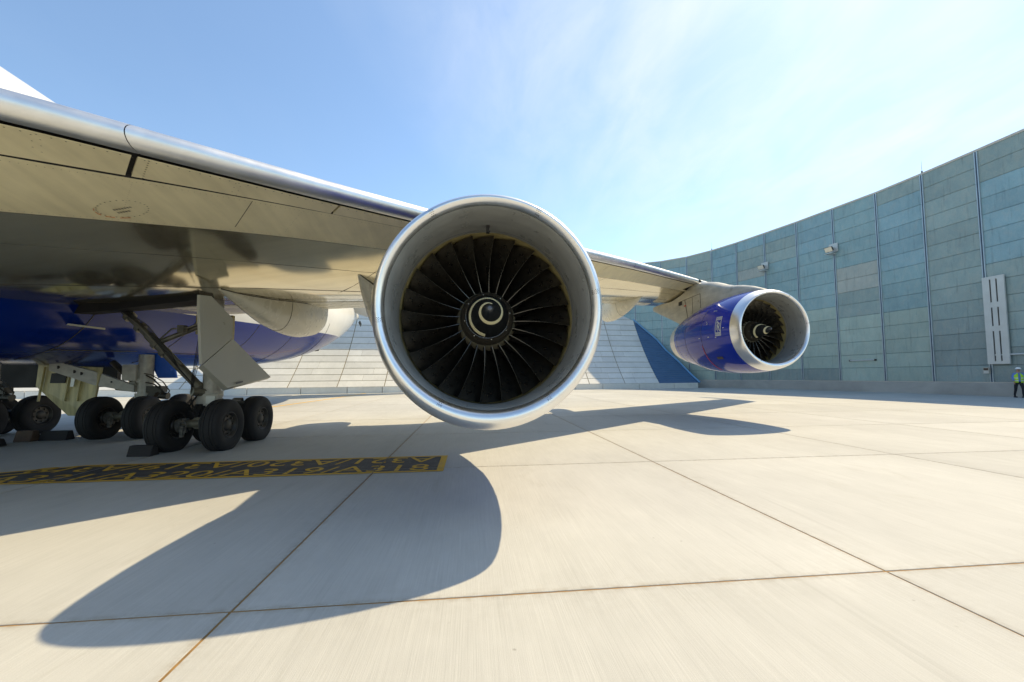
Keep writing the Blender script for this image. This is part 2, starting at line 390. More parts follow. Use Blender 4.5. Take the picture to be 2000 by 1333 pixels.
# painted markings, broken where they cross the slab joints
def cut_joints(me):
    bm = bmesh.new(); bm.from_mesh(me)
    for ax, vals in ((0, [X0s + PX * i for i in range(-3, 1)]), (1, [Y0s + PY])):
        for v in vals:
            for e in (-.010, .010):
                n = Vector((1, 0, 0)) if ax == 0 else Vector((0, 1, 0))
                bmesh.ops.bisect_plane(bm, geom=bm.verts[:] + bm.edges[:] + bm.faces[:], plane_co=n * (v + e), plane_no=n)
            bmesh.ops.delete(bm, geom=[f for f in bm.faces if abs(f.calc_center_median()[ax] - v) < .0099], context='FACES')
    bm.to_mesh(me); bm.free()
mk = MB()
L0, L1, N0, N1 = -7.1, -0.60, 7.10, 8.30
mk.add([(-13.5, 5.7, .003), (-8.2, 7.10, .003), (L1, N0, .003), (L1, N1, .003), (L0, N1, .003), (-8.3, 7.75, .003), (-13.5, 6.6, .003)], [(0, 1, 2, 3, 4, 5, 6)])
mark = tag(mk.build("stand_marking", M['mark_black'], smooth=False), "black painted stand marking band with yellow aircraft type lettering", kind='structure')
cut_joints(mark.data)
def strip(mb, pts, w, z):
    rows = []
    for i, p in enumerate(pts):
        p = Vector(p)
        d0 = (p - Vector(pts[i - 1])).normalized() if i else None
        d1 = (Vector(pts[i + 1]) - p).normalized() if i + 1 < len(pts) else None
        d = ((d0 or d1) + (d1 or d0)).normalized(); nrm = Vector((-d.y, d.x))
        rows.append([(p.x + nrm.x * w / 2, p.y + nrm.y * w / 2, z), (p.x - nrm.x * w / 2, p.y - nrm.y * w / 2, z)])
    mb.grid(rows)
bd = MB()
strip(bd, [(-13.5, 5.66), (-8.2, 7.06), (L1 - .003, N0 - .04)], .085, .007)
strip(bd, [(L1 + .06, N0 - .083), (L1 + .06, N1 + .083)], .12, .007)
strip(bd, [(L1 - .003, N1 + .04), (L0, N1 + .04), (-8.3, 7.79), (-13.5, 6.64)], .085, .007)
strip(bd, [(-7.2, 7.98), (-8.15, 7.52), (-13.5, 6.25)], .07, .007)
cut_joints(bd.build("yellow_border", M['mark_yellow'], mark, smooth=False).data)
tm = text_mesh("A321/A320/A319/A318", 0.66, bold=0.0, align='RIGHT', spacing=1.0)
tm.materials.clear(); tm.materials.append(M['mark_yellow'])
xs = [v.co.x for v in tm.vertices]; k = 7.0 / (max(xs) - min(xs))
for v in tm.vertices: v.co.x *= k
for ang_, px_, py_ in ((0, L1 - .13, N0 + .04), (math.pi, L1 - .13 - 7.0, N1 - .04)):
    me = tm.copy(); me.transform(Matrix.Translation((px_, py_, .007)) @ Matrix.Rotation(ang_, 4, 'Z')); cut_joints(me); obj("lettering", me, mark)
yl = MB(); strip(yl, [(-11.4, 17.0), (-10.95, 23.5), (-10.5, 31.0), (-10.5, 41.6)], .22, .004)
tag(yl.build("taxi_line", M['line_yellow'], smooth=False), "yellow painted guide line running to the blast ramp", kind='structure')

# ------------------------------------------------------------------ barrier wall
HW = 17.0; ZP = 0.88
cols = [(35.3, 3.6), (35.3, 7.0), (35.3, 10.4), (35.3, 13.8), (35.25, 17.2), (35.2, 20.6), (35.07, 24.0), (34.9, 27.3), (34.55, 30.6), (33.8, 34.0), (33.05, 37.4), (32.1, 40.7), (31.1, 44.0),
        (29.9, 47.0), (28.2, 49.9), (25.7, 52.2), (22.6, 53.7), (19.2, 54.3)]
x, y = cols[-1]
d = Vector((-1, -0.13)).normalized() * 3.42
for i in range(24): cols.append((x + d.x * (i + 1), y + d.y * (i + 1)))
NV = 16                                                     # columns of panels that can be seen
wall = empty("barrier_wall", (30, 46, 0), "tall curved noise barrier wall of weathered blue grey metal panels on a concrete plinth", "wall")
def wl(p): return Vector((p[0] - 30, p[1] - 46, p[2]))
ROWS = 14; PH = (HW - ZP - 0.06) / ROWS
pl = MB()
inn = []
def offs(i, dist):
    p = Vector(cols[i]); q0 = Vector(cols[max(i - 1, 0)]); q1 = Vector(cols[min(i + 1, len(cols) - 1)])
    t = (q1 - q0).normalized(); n = Vector((-t.y, t.x))     # towards the apron
    return p + n * dist
pl_rows = []
for i in range(len(cols)):
    a0 = offs(i, 0.22); b0 = offs(i, -0.35)
    pl_rows.append([wl((a0.x, a0.y, -.05)), wl((a0.x, a0.y, ZP - .03)), wl((a0.x - (a0.x - b0.x) * .05, a0.y - (a0.y - b0.y) * .05, ZP)), wl((b0.x, b0.y, ZP)), wl((b0.x, b0.y, -.05))])
pl.grid(pl_rows)
plinth = pl.build("plinth", M['plinth'], wall, smooth=False)
cpp = MB(); cp_rows = []
for i in range(len(cols)):
    a0 = offs(i, 0.12); b0 = offs(i, -0.30)
    cp_rows.append([wl((a0.x, a0.y, HW - .05)), wl((a0.x, a0.y, HW + .10)), wl((b0.x, b0.y, HW + .10)), wl((b0.x, b0.y, HW - .05))])
cpp.grid(cp_rows, True); cpp.build("coping", M['coping'], wall, smooth=False)
lg = MB(); lg_rows = []
for i in range(len(cols)):
    a0 = offs(i, 0.20); b0 = offs(i, -0.1)
    lg_rows.append([wl((a0.x, a0.y, ZP + .004)), wl((a0.x, a0.y, ZP + .07)), wl((b0.x, b0.y, ZP + .07))])
lg.grid(lg_rows); lg.build("base_flashing", M['coping'], wall, smooth=False)
# weathering plan of the bays, ground bounce painted into the paler green low rows: index into M['panels'] for stretches of rows (bottom to top)
plan = {0: [1]*14, 1: [1]*14, 2: [1]*14, 3: [1]*14, 4: [5,1,1,1,1,1,1,3,3,3,3,3,1,1], 5: [5,5,1,1,1,1,1,3,3,3,3,3,1,1],
        6: [5,5,5,5,1,1,1,1,1,1,1,1,1,1], 7: [2,2,2,2,2,0,0,0,3,3,3,3,3,1], 8: [2,2,2,2,2,1,1,4,4,0,0,0,0,0],
        9: [5,2,2,2,2,2,0,0,0,0,0,3,3,3], 10: [5,2,2,2,2,2,0,0,0,0,0,1,1,3], 11: [5,2,2,2,0,0,0,0,0,0,4,1,1,3],
        12: [1,2,2,2,0,0,0,0,0,0,0,3,3,3], 13: [2,2,2,0,0,0,0,0,0,0,1,1,1,1], 14: [2,2,2,0,0,0,0,0,0,0,3,3,3,1], 15: [2,2,0,0,0,0,0,0,0,0,0,3,3,3]}
mesh_cache = {}
stuff = MB()
for i in range(len(cols) - 1):
    p = Vector(cols[i]); q = Vector(cols[i + 1]); L = (q - p).length; ang = math.atan2(q.y - p.y, q.x - p.x)
    for r in range(ROWS):
        zc = ZP + .05 + PH * (r + .5)
        mpos = (p + q) / 2
        if i < 20 and i > 2:
            mi = plan[i][r] if i in plan else random.choice([0, 0, 2, 3, 1])
            key = (round(L, 1), mi)
            if key not in mesh_cache:
                b = MB(); hw, hh = L / 2 - .07, PH / 2 - .007
                # slightly dished cassette with a folded edge
                fr = [(-hw, .055, -hh), (hw, .055, -hh), (hw, .055, hh), (-hw, .055, hh)]
                f2 = [(-hw + .03, .075, -hh + .03), (hw - .03, .075, -hh + .03), (hw - .03, .075, hh - .03), (-hw + .03, .075, hh - .03)]
                bk = [(x_, -.06, z_) for x_, _, z_ in fr]
                b.grid([bk, fr, f2], True); b.add(f2, [(0, 1, 2, 3)])
                mesh_cache[key] = b.mesh("wall_panel", M['panels'][mi], smooth=False)
            o = obj("wall_panel", mesh_cache[key], wall, wl((mpos.x, mpos.y, zc)), (0, 0, ang))
        else:
            stuff.box(wl((mpos.x, mpos.y, zc)), (L - .14, .13, PH - .032), Matrix.Rotation(ang, 3, 'Z'))
o = stuff.build("panel_field", M['panels'][0], wall, smooth=False); o['kind'] = 'stuff'
# backing behind the panels and the posts
bk = MB(); bk.grid([[wl((*offs(i, -.12), ZP)), wl((*offs(i, -.12), HW))] for i in range(len(cols))]); bk.build("backing_sheet", M['joint_teal'], wall, smooth=False)
post_me = None
pm = MB()
for sx in (-1, 1): pm.box((sx * .068, .11, HW / 2 + ZP / 2), (.055, .09, HW - ZP - .1), mi=0)
pm.box((0, .085, HW / 2 + ZP / 2), (.10, .03, HW - ZP - .1), mi=1)
post_me = pm.mesh("post", [M['post'], M['post_dark']], smooth=False)
for i in range(2, 22):
    q0 = Vector(cols[i - 1]); q1 = Vector(cols[i + 1]); t = (q1 - q0).normalized()
    obj("post", post_me, wall, wl((cols[i][0], cols[i][1], 0)), (0, 0, math.atan2(t.y, t.x)))

# things fixed to the wall
def wall_pt(i, frac=0.0, dist=0.0, z=0.0):
    p = Vector(cols[i]).lerp(Vector(cols[i + 1]), frac); t = (Vector(cols[i + 1]) - Vector(cols[i])).normalized()
    n = Vector((-t.y, t.x)); p = p + n * dist
    return Vector((p.x, p.y, z)), math.atan2(t.y, t.x), n
def floodlight(i, z, label):
    p, ang, n = wall_pt(i, 0, .16, z)
    e = empty("floodlight", p, label, "floodlight", "floodlights on the barrier wall"); e.rotation_euler = (0, 0, ang); e.scale = (.8, .8, .8)
    b = MB(); b.box((0, .03, 0.12), (.95, .05, 1.0)); b.build("mounting_plate", M['white_metal'], e, smooth=False)
    b = MB(); b.box((0, .32, -.02), (.16, .60, .10)); b.box((0, .32, .16), (.10, .60, .06)); b.build("bracket", M['grey_metal'], e, smooth=False)
    rot = Matrix.Rotation(R(-28), 3, 'X')
    b = MB()
    f0 = [(-.36, -.02, -.26), (.36, -.02, -.26), (.36, -.02, .26), (-.36, -.02, .26)]
    f1 = [(-.30, -.24, -.20), (.30, -.24, -.20), (.30, -.24, .20), (-.30, -.24, .20)]
    fb = [(-.42, .10, -.30), (.42, .10, -.30), (.42, .10, .30), (-.42, .10, .30)]
    off = Vector((0, .78, -.12))
    tr = lambda q: rot @ Vector((q[0], q[1], q[2])) + off
    b.grid([[tr(q) for q in f1], [tr(q) for q in f0], [tr(q) for q in fb]], True); b.add([tr(q) for q in f1], [(0, 1, 2, 3)])
    b.build("lamp_housing", M['dark_metal'], e, smooth=False)
    b = MB(); b.prism([tr((-.39, .101, -.27)), tr((.39, .101, -.27)), tr((.39, .101, .27)), tr((-.39, .101, .27))], rot @ Vector((0, .02, 0)))
    b.build("lens", M['glass'], e, smooth=False)
    b = MB(); b.box((0, .55, -.62), (.8, .9, .06)); b.build("shelf", M['white_metal'], e, smooth=False)
floodlight(11, 13.3, "floodlight on the barrier wall just above the blue engine")
floodlight(9, 13.2, "floodlight on the barrier wall to the right of the blue engine, larger in view")
# lightning rods
for i in (8, 13):
    p, ang, n = wall_pt(i if i != 8 else 7, 0, 0, HW + .1)
    b = MB(); b.cyl((0, 0, 0), (0, 0, .18), .05); b.cyl((0, 0, .18), (0, 0, 1.0), .011, .005, 6)
    o = b.build("lightning_rod", M['dark_metal'], None, p)
    tag(o, "thin lightning rod on the wall top one bay left of the white slotted cover" if i == 8 else "thin lightning rod on the wall top above the outer engine pylon", "lightning rod")
# white slotted cover
p, ang, n = wall_pt(6, 0.0, .20, 0)
cov = empty("slotted_cover", p, "tall white sheet metal cover with three pairs of dark slots on the wall", "wall cover"); cov.rotation_euler = (0, 0, ang)
b = MB()
zb, zt = 2.15, 8.05
sl_z = [(2.35, 4.35), (4.7, 5.95), (6.3, 7.85)]
wc0, wc1 = -1.05, .06                                       # local x range (local +x runs along the wall away from the lens)
xsl = [(-.30, -.38), (-.62, -.70)]
xe = sorted([wc0, wc1] + [q for s_ in xsl for q in s_])
ze = sorted([zb, zt] + [q for s_ in sl_z for q in s_])
for ix in range(len(xe) - 1):
    for iz in range(len(ze) - 1):
        if ix in (1, 3) and iz in (1, 3, 5): continue
        b.box(((xe[ix] + xe[ix + 1]) / 2, .06, (ze[iz] + ze[iz + 1]) / 2), (xe[ix + 1] - xe[ix] , .05, ze[iz + 1] - ze[iz]))
b.build("cover_sheet", M['white_metal'], cov, smooth=False)
b = MB(); b.box(((wc0 + wc1) / 2, .01, (zb + zt) / 2), (wc1 - wc0 - .08, .03, zt - zb - .08)); b.build("slot_backing", M['dark_metal'], cov, smooth=False)
b = MB(); b.box((wc0 + .02, .005, (zb + zt) / 2), (.03, .06, zt - zb - .02)); b.box((wc1 - .02, .005, (zb + zt) / 2), (.03, .06, zt - zb - .02)); b.build("side_flange", M['white_metal'], cov, smooth=False)
# little control box with notice
p, ang, n = wall_pt(6, 0.03, .18, 0)
sb = empty("control_box", p, "small grey box with a white notice on the wall post near the worker", "control box"); sb.rotation_euler = (0, 0, ang)
b = MB(); b.box((.05, .08, 1.72), (.30, .16, .42)); b.build("case", M['grey_metal'], sb, smooth=False)
b = MB(); b.box((.05, .163, 1.62), (.24, .006, .16)); b.build("notice", M['white_metal'], sb, smooth=False)
b = MB(); b.box((.05, .163, 1.82), (.24, .006, .14)); b.build("dark_cover", M['chock_wood'], sb, smooth=False)
# handrails / light battens
def batten(i, f0, f1, z, label):
    p0, ang, n = wall_pt(i, f0, .20, z); p1, _, _ = wall_pt(i, f1, .20, z)
    e = empty("rail_bar", p0, label, "bar", "white bars on the barrier wall"); e.rotation_euler = (0, 0, ang); L = (p1 - p0).length
    b = MB(); b.cyl((0, 0, 0), (L, 0, 0), .055, n=10); b.build("tube", M['white_metal'], e)
    for xq in (-.03, L + .03):
        b = MB(); b.box((xq, -.04, 0), (.10, .16, .15)); b.build("end_bracket", M['dark_metal'], e, smooth=False)
batten(8, .20, .74, 2.74, "short white bar low on the wall between the blue engine and the slotted cover")
batten(5, .34, .95, 2.76, "short white bar on the wall above the worker in the hard hat")

# ------------------------------------------------------------------ blast ramp
def ramp_y(x): return 43.45 + 0.13 * x
ramp = empty("blast_ramp", (0, 44, 0), "sloping concrete blast deflector ramp built of slabs behind the aircraft", "blast ramp")
rl = lambda p: Vector((p[0], p[1] - 44, p[2]))
XR = 22.3
prof = [(0.0, 0.62)]
yy, zz_ = 0.0, 0.62
RN = 14
for r in range(RN):
    angr = R(41 + 1.5 * r); yy += .95 * math.cos(angr); zz_ += .95 * math.sin(angr); prof.append((yy, zz_))
tdir = Vector((1, 0.13, 0)).normalized(); ndir = Vector((-0.13, 1, 0)).normalized()
def rp(x, r, lift=0.0):
    i = min(int(r), RN - 1); f = r - i
    yv = prof[i][0] + (prof[i + 1][0] - prof[i][0]) * f; zv = prof[i][1] + (prof[i + 1][1] - prof[i][1]) * f
    dy_, dz_ = prof[i + 1][0] - prof[i][0], prof[i + 1][1] - prof[i][1]; l = math.hypot(dy_, dz_)
    return rl((x, ramp_y(x) + yv - lift * dz_ / l, zv + lift * dy_ / l))
XL = -58.0; RW = 4.45
b = MB(); b.grid([[rp(XL, r, -.03) for r in range(RN + 1)], [rp(XR, r, -.03) for r in range(RN + 1)]])
b.build("backing_slope", M['ramp_back'], ramp, smooth=False)
nx = int((XR - XL) / RW)
cnt = 0
for cidx in range(nx + 1):
    x1 = XR - RW * cidx; x0_ = max(x1 - RW, XL)
    for r in range(RN):
        b = MB(); gx, gr = .042, .042
        if r == 0 and cidx % 2 == 0: pass
        splits = [(x0_ + gx, x1 - gx)]
        if -24 < x0_ < XR and random.random() < .55 and cnt < 200:
            s_ = x0_ + random.uniform(.3, .7) * (x1 - x0_); splits = [(x0_ + gx, s_ - .012), (s_ + .012, x1 - gx)]
        for (u0, u1) in splits:
            b = MB(); L_ = [rp(u0, r + gr, .0), rp(u1, r + gr, .0), rp(u1, r + 1 - gr, .0), rp(u0, r + 1 - gr, .0)]
            nn = (L_[1] - L_[0]).cross(L_[3] - L_[0]).normalized()
            ups = random.uniform(.0, .012)
            org = sum(L_, Vector()) / 4
            b.prism([q - org - nn * (.06 if nn.y < 0 else -.06) for q in L_], nn * ((.06 + ups) if nn.y < 0 else -(.06 + ups)))
            b.build("ramp_slab", M['ramp'], ramp, org, smooth=False); cnt += 1
# plinth blocks in front
px = XR + 5.2; k = 0
while px > XL:
    wdt = random.choice([2.9, 3.3, 4.2, 4.6]); x0_ = max(px - wdt, XL); b = MB()
    A_ = rl((x0_ + .03, ramp_y(x0_ + .03) - .10, -.05)); B_ = rl((px - .03, ramp_y(px - .03) - .10, -.05))
    org = (A_ + B_) / 2
    b.prism([A_ - org, B_ - org, B_ - org + Vector((0, 0, .66)), A_ - org + Vector((0, 0, .66))], ndir * .5)
    b.build("plinth_block", M['plinth'] if px > 30 else M['ramp'], ramp, org, smooth=False); px -= wdt
# dark corrugated closing sheet between ramp edge and curved wall
def wall_x_at(y):
    for i in range(6, len(cols) - 1):
        (xa, ya), (xb, yb) = cols[i], cols[i + 1]
        if ya <= y <= yb: return xa + (xb - xa) * (y - ya) / (yb - ya)
    return 22.0
edge = []
for r in range(RN + 1):
    lo, hi = XR, 34.0
    for _ in range(40):
        m_ = (lo + hi) / 2; q = rp(m_, r); yw = q.y + 44
        if yw > 54.2 or m_ > wall_x_at(yw) - lerp([(0, 2.1), (6, 1.6), (11, .3)], r): hi = m_
        else: lo = m_
    edge.append(max(lo, XR + .02))
b = MB()
sub = 5
rows = []
for r in range(RN * sub + 1):
    rr = r / sub; i = min(int(rr), RN - 1); xe_ = edge[i] + (edge[i + 1] - edge[i]) * (rr - i)
    lf = -.02 if r % 2 else -.07
    rows.append([rp(XR + .03, rr, lf), rp(xe_, rr, lf)])
b.grid(rows); b.build("closing_sheet", M['corrugated'], ramp, smooth=False)
b = MB(); b.tube([rp(edge[r], r, .06) for r in range(RN + 1)], .11, 8); b.build("edge_trim", M['trim_blue'], ramp)

# ------------------------------------------------------------------ airliner
FX = -11.6                                                    # fuselage centre line
ORG = Vector((FX, 11, 0))
plane = empty("airliner", ORG, "large white and blue jet airliner with its wing and two engines reaching across the apron", "airliner")
def part(mb, name, mats, **kw): return mb.build(name, mats, plane, -ORG, **kw)

# fuselage
bottom_t = [(-21, 4.6), (-19.5, 3.4), (-16, 2.45), (-10, 2.15), (-2, 2.1), (2, 2.0), (14, 2.0), (18, 2.12), (23, 2.35), (26, 2.75), (29, 3.35), (33.4, 4.6), (37.3, 5.9), (40, 6.9), (41, 7.15)]
top_t = [(-21, 4.9), (-19.5, 7.0), (-17, 8.7), (-13, 9.9), (-8, 10.2), (0, 10.1), (5, 9.0), (9, 8.72), (28, 8.72), (34, 8.62), (38, 8.4), (41, 8.1)]
wid_t = [(-21, .15), (-19.5, 1.6), (-16, 2.75), (-10, 3.2), (-4, 3.25), (24, 3.25), (28, 3.0), (33, 2.25), (37, 1.35), (40, .62), (41, .5)]
def fus_section(Y, n=64):
    zb_, zt_, wd = smooth_lerp(bottom_t, Y), smooth_lerp(top_t, Y), smooth_lerp(wid_t, Y)
    zm_ = zb_ + (zt_ - zb_) * .49
    e = 2.0 + 1.3 * max(0, min(1, (Y + 3) / 4)) * max(0, min(1, (13.2 - Y) / 4))   # squarer belly over the wing box
    pts = []
    for k in range(n):
        a_ = 2 * math.pi * k / n; ca, sa = math.cos(a_), math.sin(a_)
        ex = e if sa < 0 else 2.0
        xx = wd * math.copysign(abs(ca) ** (2 / ex), ca); hz = (zt_ - zm_) if sa > 0 else (zm_ - zb_)
        pts.append((FX + xx, Y, zm_ + hz * math.copysign(abs(sa) ** (2 / ex), sa)))
    return pts
ys = [-21, -20.5, -19.5, -18, -16] + [-14 + i for i in range(0, 52)] + [38.5, 39.2, 40, 40.6, 41]
fm, ft, fb_ = new_mat("fuselage_livery")
gp = ft.nodes.new("ShaderNodeNewGeometry"); sp = ft.nodes.new("ShaderNodeSeparateXYZ"); ft.links.new(gp.outputs['Position'], sp.inputs[0])
border = math_n(ft, 'ADD', math_n(ft, 'MULTIPLY', sp.outputs['Y'], 0.055), 2.85)
isw = math_n(ft, 'GREATER_THAN', sp.outputs['Z'], border)
nv = noise(ft, mapped(ft, (.8, .5, .8)), 1, 5)
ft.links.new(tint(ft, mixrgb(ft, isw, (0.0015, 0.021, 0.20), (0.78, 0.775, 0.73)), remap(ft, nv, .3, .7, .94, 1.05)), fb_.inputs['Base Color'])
fb_.inputs['Roughness'].default_value = 0.16; fb_.inputs['IOR'].default_value = 1.22
bump(ft, fb_, noise(ft, mapped(ft, (.6, .35, .6)), 1, 2), 0.12, 0.05)
b = MB(); rows = [fus_section(Y) for Y in ys]; b.grid(rows, True); b.add(rows[0], [tuple(range(64))]); b.add(rows[-1], [tuple(range(64))])
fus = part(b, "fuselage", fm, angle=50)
def fpart(mb, name, mats, **kw): return mb.build(name, mats, fus, **kw)
# tail cone exhaust, blade aerial, vents, marks
b = MB(); b.cyl((FX, 40.9, 7.62), (FX, 41.7, 7.68), .46, .36, 20); fpart(b, "tail_cone", M['cowl_aft'])
b = MB(); b.cyl((FX, 41.69, 7.68), (FX, 41.74, 7.68), .27, .27, 16); fpart(b, "exhaust", M['black'])
b = MB(); b.prism([(FX + .55, 40.8, 6.95), (FX + .55, 41.5, 6.65), (FX + .55, 41.7, 6.95), (FX + .55, 41.2, 7.2)], (.07, 0, 0)); fpart(b, "drain_mast", M['dark_metal'], smooth=False)
b = MB(); b.prism([(FX, 31.0, 3.85), (FX, 31.9, 3.98), (FX, 31.95, 3.62), (FX, 31.3, 3.55)], (.08, 0, 0)); fpart(b, "aerial", M['dark_metal'], smooth=False)
def fus_pt(Y, z, lift=.01):
    """point on the port flank"""
    zb_, zt_, wd = smooth_lerp(bottom_t, Y), smooth_lerp(top_t, Y), smooth_lerp(wid_t, Y); zm_ = zb_ + (zt_ - zb_) * .49
    hz = (zt_ - zm_) if z > zm_ else (zm_ - zb_); s_ = max(-1, min(1, (z - zm_) / hz))
    return Vector((FX + wd * math.sqrt(1 - s_ * s_) + lift, Y, z))
b = MB()
for k_ in range(7):
    Y = 36.4 + k_ * .32
    b.add([fus_pt(Y, 7.9), fus_pt(Y + .13, 7.9), fus_pt(Y + .23, 7.15), fus_pt(Y + .10, 7.15)], [(0, 1, 2, 3)])
fpart(b, "tail_vents", M['text_grey'], smooth=False)
b = MB(); b.add([fus_pt(35.2, 5.9), fus_pt(35.6, 5.92), fus_pt(35.6, 6.2), fus_pt(35.2, 6.18)], [(0, 1, 2, 3)]); fpart(b, "orange_mark", M['orange'], smooth=False)
b = MB()
for k_ in range(4): b.add([fus_pt(35.9 + k_ * .22, 5.85), fus_pt(36.02 + k_ * .22, 5.87), fus_pt(36.02 + k_ * .22, 6.15), fus_pt(35.9 + k_ * .22, 6.13)], [(0, 1, 2, 3)])
fpart(b, "stencil", M['text_grey'], smooth=False)
# handling rail line on the belly flank
def belly_pt(Y, ang_deg, lift=.012):
    s_ = fus_section(Y, 360); q = Vector(s_[int(ang_deg) % 360]); c_ = Vector((FX, Y, 5.2)); return q + (q - c_).normalized() * lift
b = MB(); b.tube([fus_pt(8.1 + .16 * k_, 2.28 + .055 * k_, .02) for k_ in range(11)], .014, 6); fpart(b, "belly_wire", M['grey_metal'])
b = MB()
for Y in (10.2, 14.0, 17.6, 21.0, 25.2): b.tube([belly_pt(Y, a_, .001) for a_ in range(285, 350, 5)], .012, 5)
b.tube([belly_pt(10.2 + k_ * .5, 300, .001) for k_ in range(20)], .012, 5)
fpart(b, "skin_joints", M['seam'])["kind"] = "stuff"
# tail surfaces
def surf(root, tip, t_root, t_tip, n=10):
    """root/tip: (LE point, chord); symmetric section thickness axis given by 't' vector"""
    rows = []
    for (le, ch, tv) in (root, tip):
        row = []
        for k_ in range(2 * n):
            s_ = (k_ / n) if k_ <= n else (2 * n - k_) / n; sg = 1 if k_ <= n else -1
            th = 0.5 * (0.28 * math.sqrt(max(s_, 0)) * (1 - s_)) * 2.0
            row.append(Vector(le) + Vector((0, s_ * ch, 0)) + Vector(tv) * th * sg * ch * .5)
        rows.append(row)
    mb = MB(); mb.grid(rows, True); mb.add(rows[1], [tuple(range(2 * n))]); return mb
for sg in (1, -1):
    mb = surf(((FX + sg * .9, 33.2, 7.75), 9.4, (0, 0, .45)), ((FX + sg * 11.0, 42.2, 9.0), 2.6, (0, 0, .45)), 1, 1)
    part(mb, "tailplane", M['wing_up'])
part(surf(((FX, 28.0, 8.5), 12.5, (.45, 0, 0)), ((FX, 39.5, 18.8), 4.2, (.45, 0, 0)), 1, 1), "tail_fin", M['white'])

# wing geometry
def le_y(X): return 8.198 + .81 * X
def te_y(X): return lerp([(FX, 13.9), (-8.4, 14.2), (-4, 15.0), (1.3, 16.1), (7.1, 19.35), (20.6, 27.7)], X)
def le_z(X): return lerp([(FX, 3.85), (-8.4, 4.15), (-4.7, 4.44), (-2.34, 4.565), (-.73, 4.67), (3.17, 5.03), (5.55, 5.24), (9.71, 5.53), (20.6, 6.25)], X)
def rn(X): return lerp([(FX, .19), (-3.75, .15), (9.4, .11), (20.6, .07)], X)
def low(X, y):
    L = te_y(X) - le_y(X); k_ = L / 11; r = rn(X)
    tab = [(1.4 * r, -r), (.06 * L, -.22 * k_), (.12 * L, -.34 * k_), (.2 * L, -.50 * k_), (.35 * L, -.75 * k_), (.5 * L, -.88 * k_), (.63 * L, -.80 * k_), (.8 * L, -.58 * k_), (1.0 * L, -.38 * k_)]
    return le_z(X) + smooth_lerp(tab, y)
def upp(X, y):
    L = te_y(X) - le_y(X); r = rn(X)
    tab = [(1.4 * r, r), (.1 * L, .014 * L + r), (.2 * L, .028 * L + r), (.4 * L, .042 * L + r), (.6 * L, .036 * L + r), (.8 * L, .02 * L + r * .5), (.9 * L, .01 * L), (L, -.38 * L / 11 + .02)]
    return le_z(X) + smooth_lerp(tab, y)
Y1 = .27
def y2(X): return lerp([(FX, 1.3), (-8, 1.18), (-5.3, 1.04), (-3.5, .80), (-2.4, .68), (-.5, .58), (3.8, .66), (6, .82), (9, .92), (20.6, .62)], X)
def spar_y(X): return lerp([(FX, 3.3), (-8.4, 2.95), (-6, 2.47), (-4.7, 2.18), (-3.6, 1.90), (-2.2, 1.68), (0, 1.5), (3.5, 1.27), (6.5, 1.12), (9, 1.05), (20.6, .78)], X)
# recess for the leading edge flaps, metres behind the leading edge
XS = [FX, -10, -9, -8.2, -7, -6, -5, -4, -3.2, -2.4, -1.6, -.8, 0, .8, 1.6, 2.5, 3.5, 4.5, 5.5, 6.5, 7.5, 8.5, 9.4, 11, 13, 15, 17, 19, 20, 20.6]
def wing(mirror=False):
    mx = (lambda p: (2 * FX - p[0], p[1], p[2])) if mirror else (lambda p: p)
    b = MB(); rows = []
    for X in XS:
        L = te_y(X) - le_y(X); ly = le_y(X)
        up_y = [L, .9 * L, .75 * L, .6 * L, .45 * L, .3 * L, .2 * L, .1 * L, 1.4 * rn(X) + .25]
        ro = [(X, ly + y, upp(X, y)) for y in up_y]
        ro += [(X, ly + .26, le_z(X) + rn(X) * .6), (X, ly + .255, low(X, Y1) + .10), (X, ly + Y1, low(X, Y1) + .09), (X, ly + y2(X) - .01, low(X, y2(X)) + .06), (X, ly + y2(X), low(X, y2(X)))]
        sp_ = spar_y(X)
        lo_y = [sp_ * .75, sp_, sp_ + .02, max(sp_ + .1, .26 * L), .31 * L, .38 * L, .45 * L, .52 * L, .6 * L, .68 * L, .77 * L, .85 * L, .93 * L]
        lo_y = [y if y > y2(X) + .05 else y2(X) + .05 + .01 * i for i, y in enumerate(lo_y)]
        ro += [(X, ly + y, low(X, y)) for y in lo_y]
        ro += [(X, ly + L, low(X, L) - .0)]
        rows.append([mx(p) for p in ro])
    nU = 9
    def mif(i, j):
        if j < nU - 1: return 0
        if j < nU + 4: return 1
        if j < nU + 6: return 2
        return 3
    b.grid(rows, True, mif=mif); b.add(rows[-1], [tuple(range(len(rows[-1])))])
    w_ = part(b, "wing", [M['wing_up'], M['black'], M['wing_fwd'], M['wing_box']], angle=28)
    return w_
wing_o = wing(); wing_s = wing(True)
def nose(X0_, X1_, mirror=False):
    mx = (lambda p: (2 * FX - p[0], p[1], p[2])) if mirror else (lambda p: p)
    b = MB(); rows = []; n_ = max(2, int((X1_ - X0_) / .5))
    for i in range(n_ + 1):
        X = X0_ + (X1_ - X0_) * i / n_; r = rn(X); ly = le_y(X); row = []
        for y in (.62, .45): row.append((X, ly + y, upp(X, y) + .003))
        for k_ in range(15):
            t_ = math.pi / 2 - math.pi * k_ / 14
            row.append((X, ly + 1.4 * r * (1 - math.cos(t_)), le_z(X) + r * math.sin(t_) - r * .12 * (1 - math.cos(t_)) * 0))
        row.append((X, ly + .235, low(X, .235)))
        row.append((X, ly + .235, low(X, .235) + .05))
        rows.append([mx(p) for p in row])
    b.grid(rows); return b
njoints = [-8.9, -4.0, 1.4, 5.3, 9.5]
for a_, c_ in zip(njoints[:-1], njoints[1:]):
    nose(a_ + .004, c_ - .004).build("leading_edge", M['le'], wing_o, angle=60)
nose(9.68, 20.55).build("leading_edge", M['le'], wing_o, angle=60)
nose(-8.9, 20.5, True).build("leading_edge", M['le'], wing_s, angle=60)
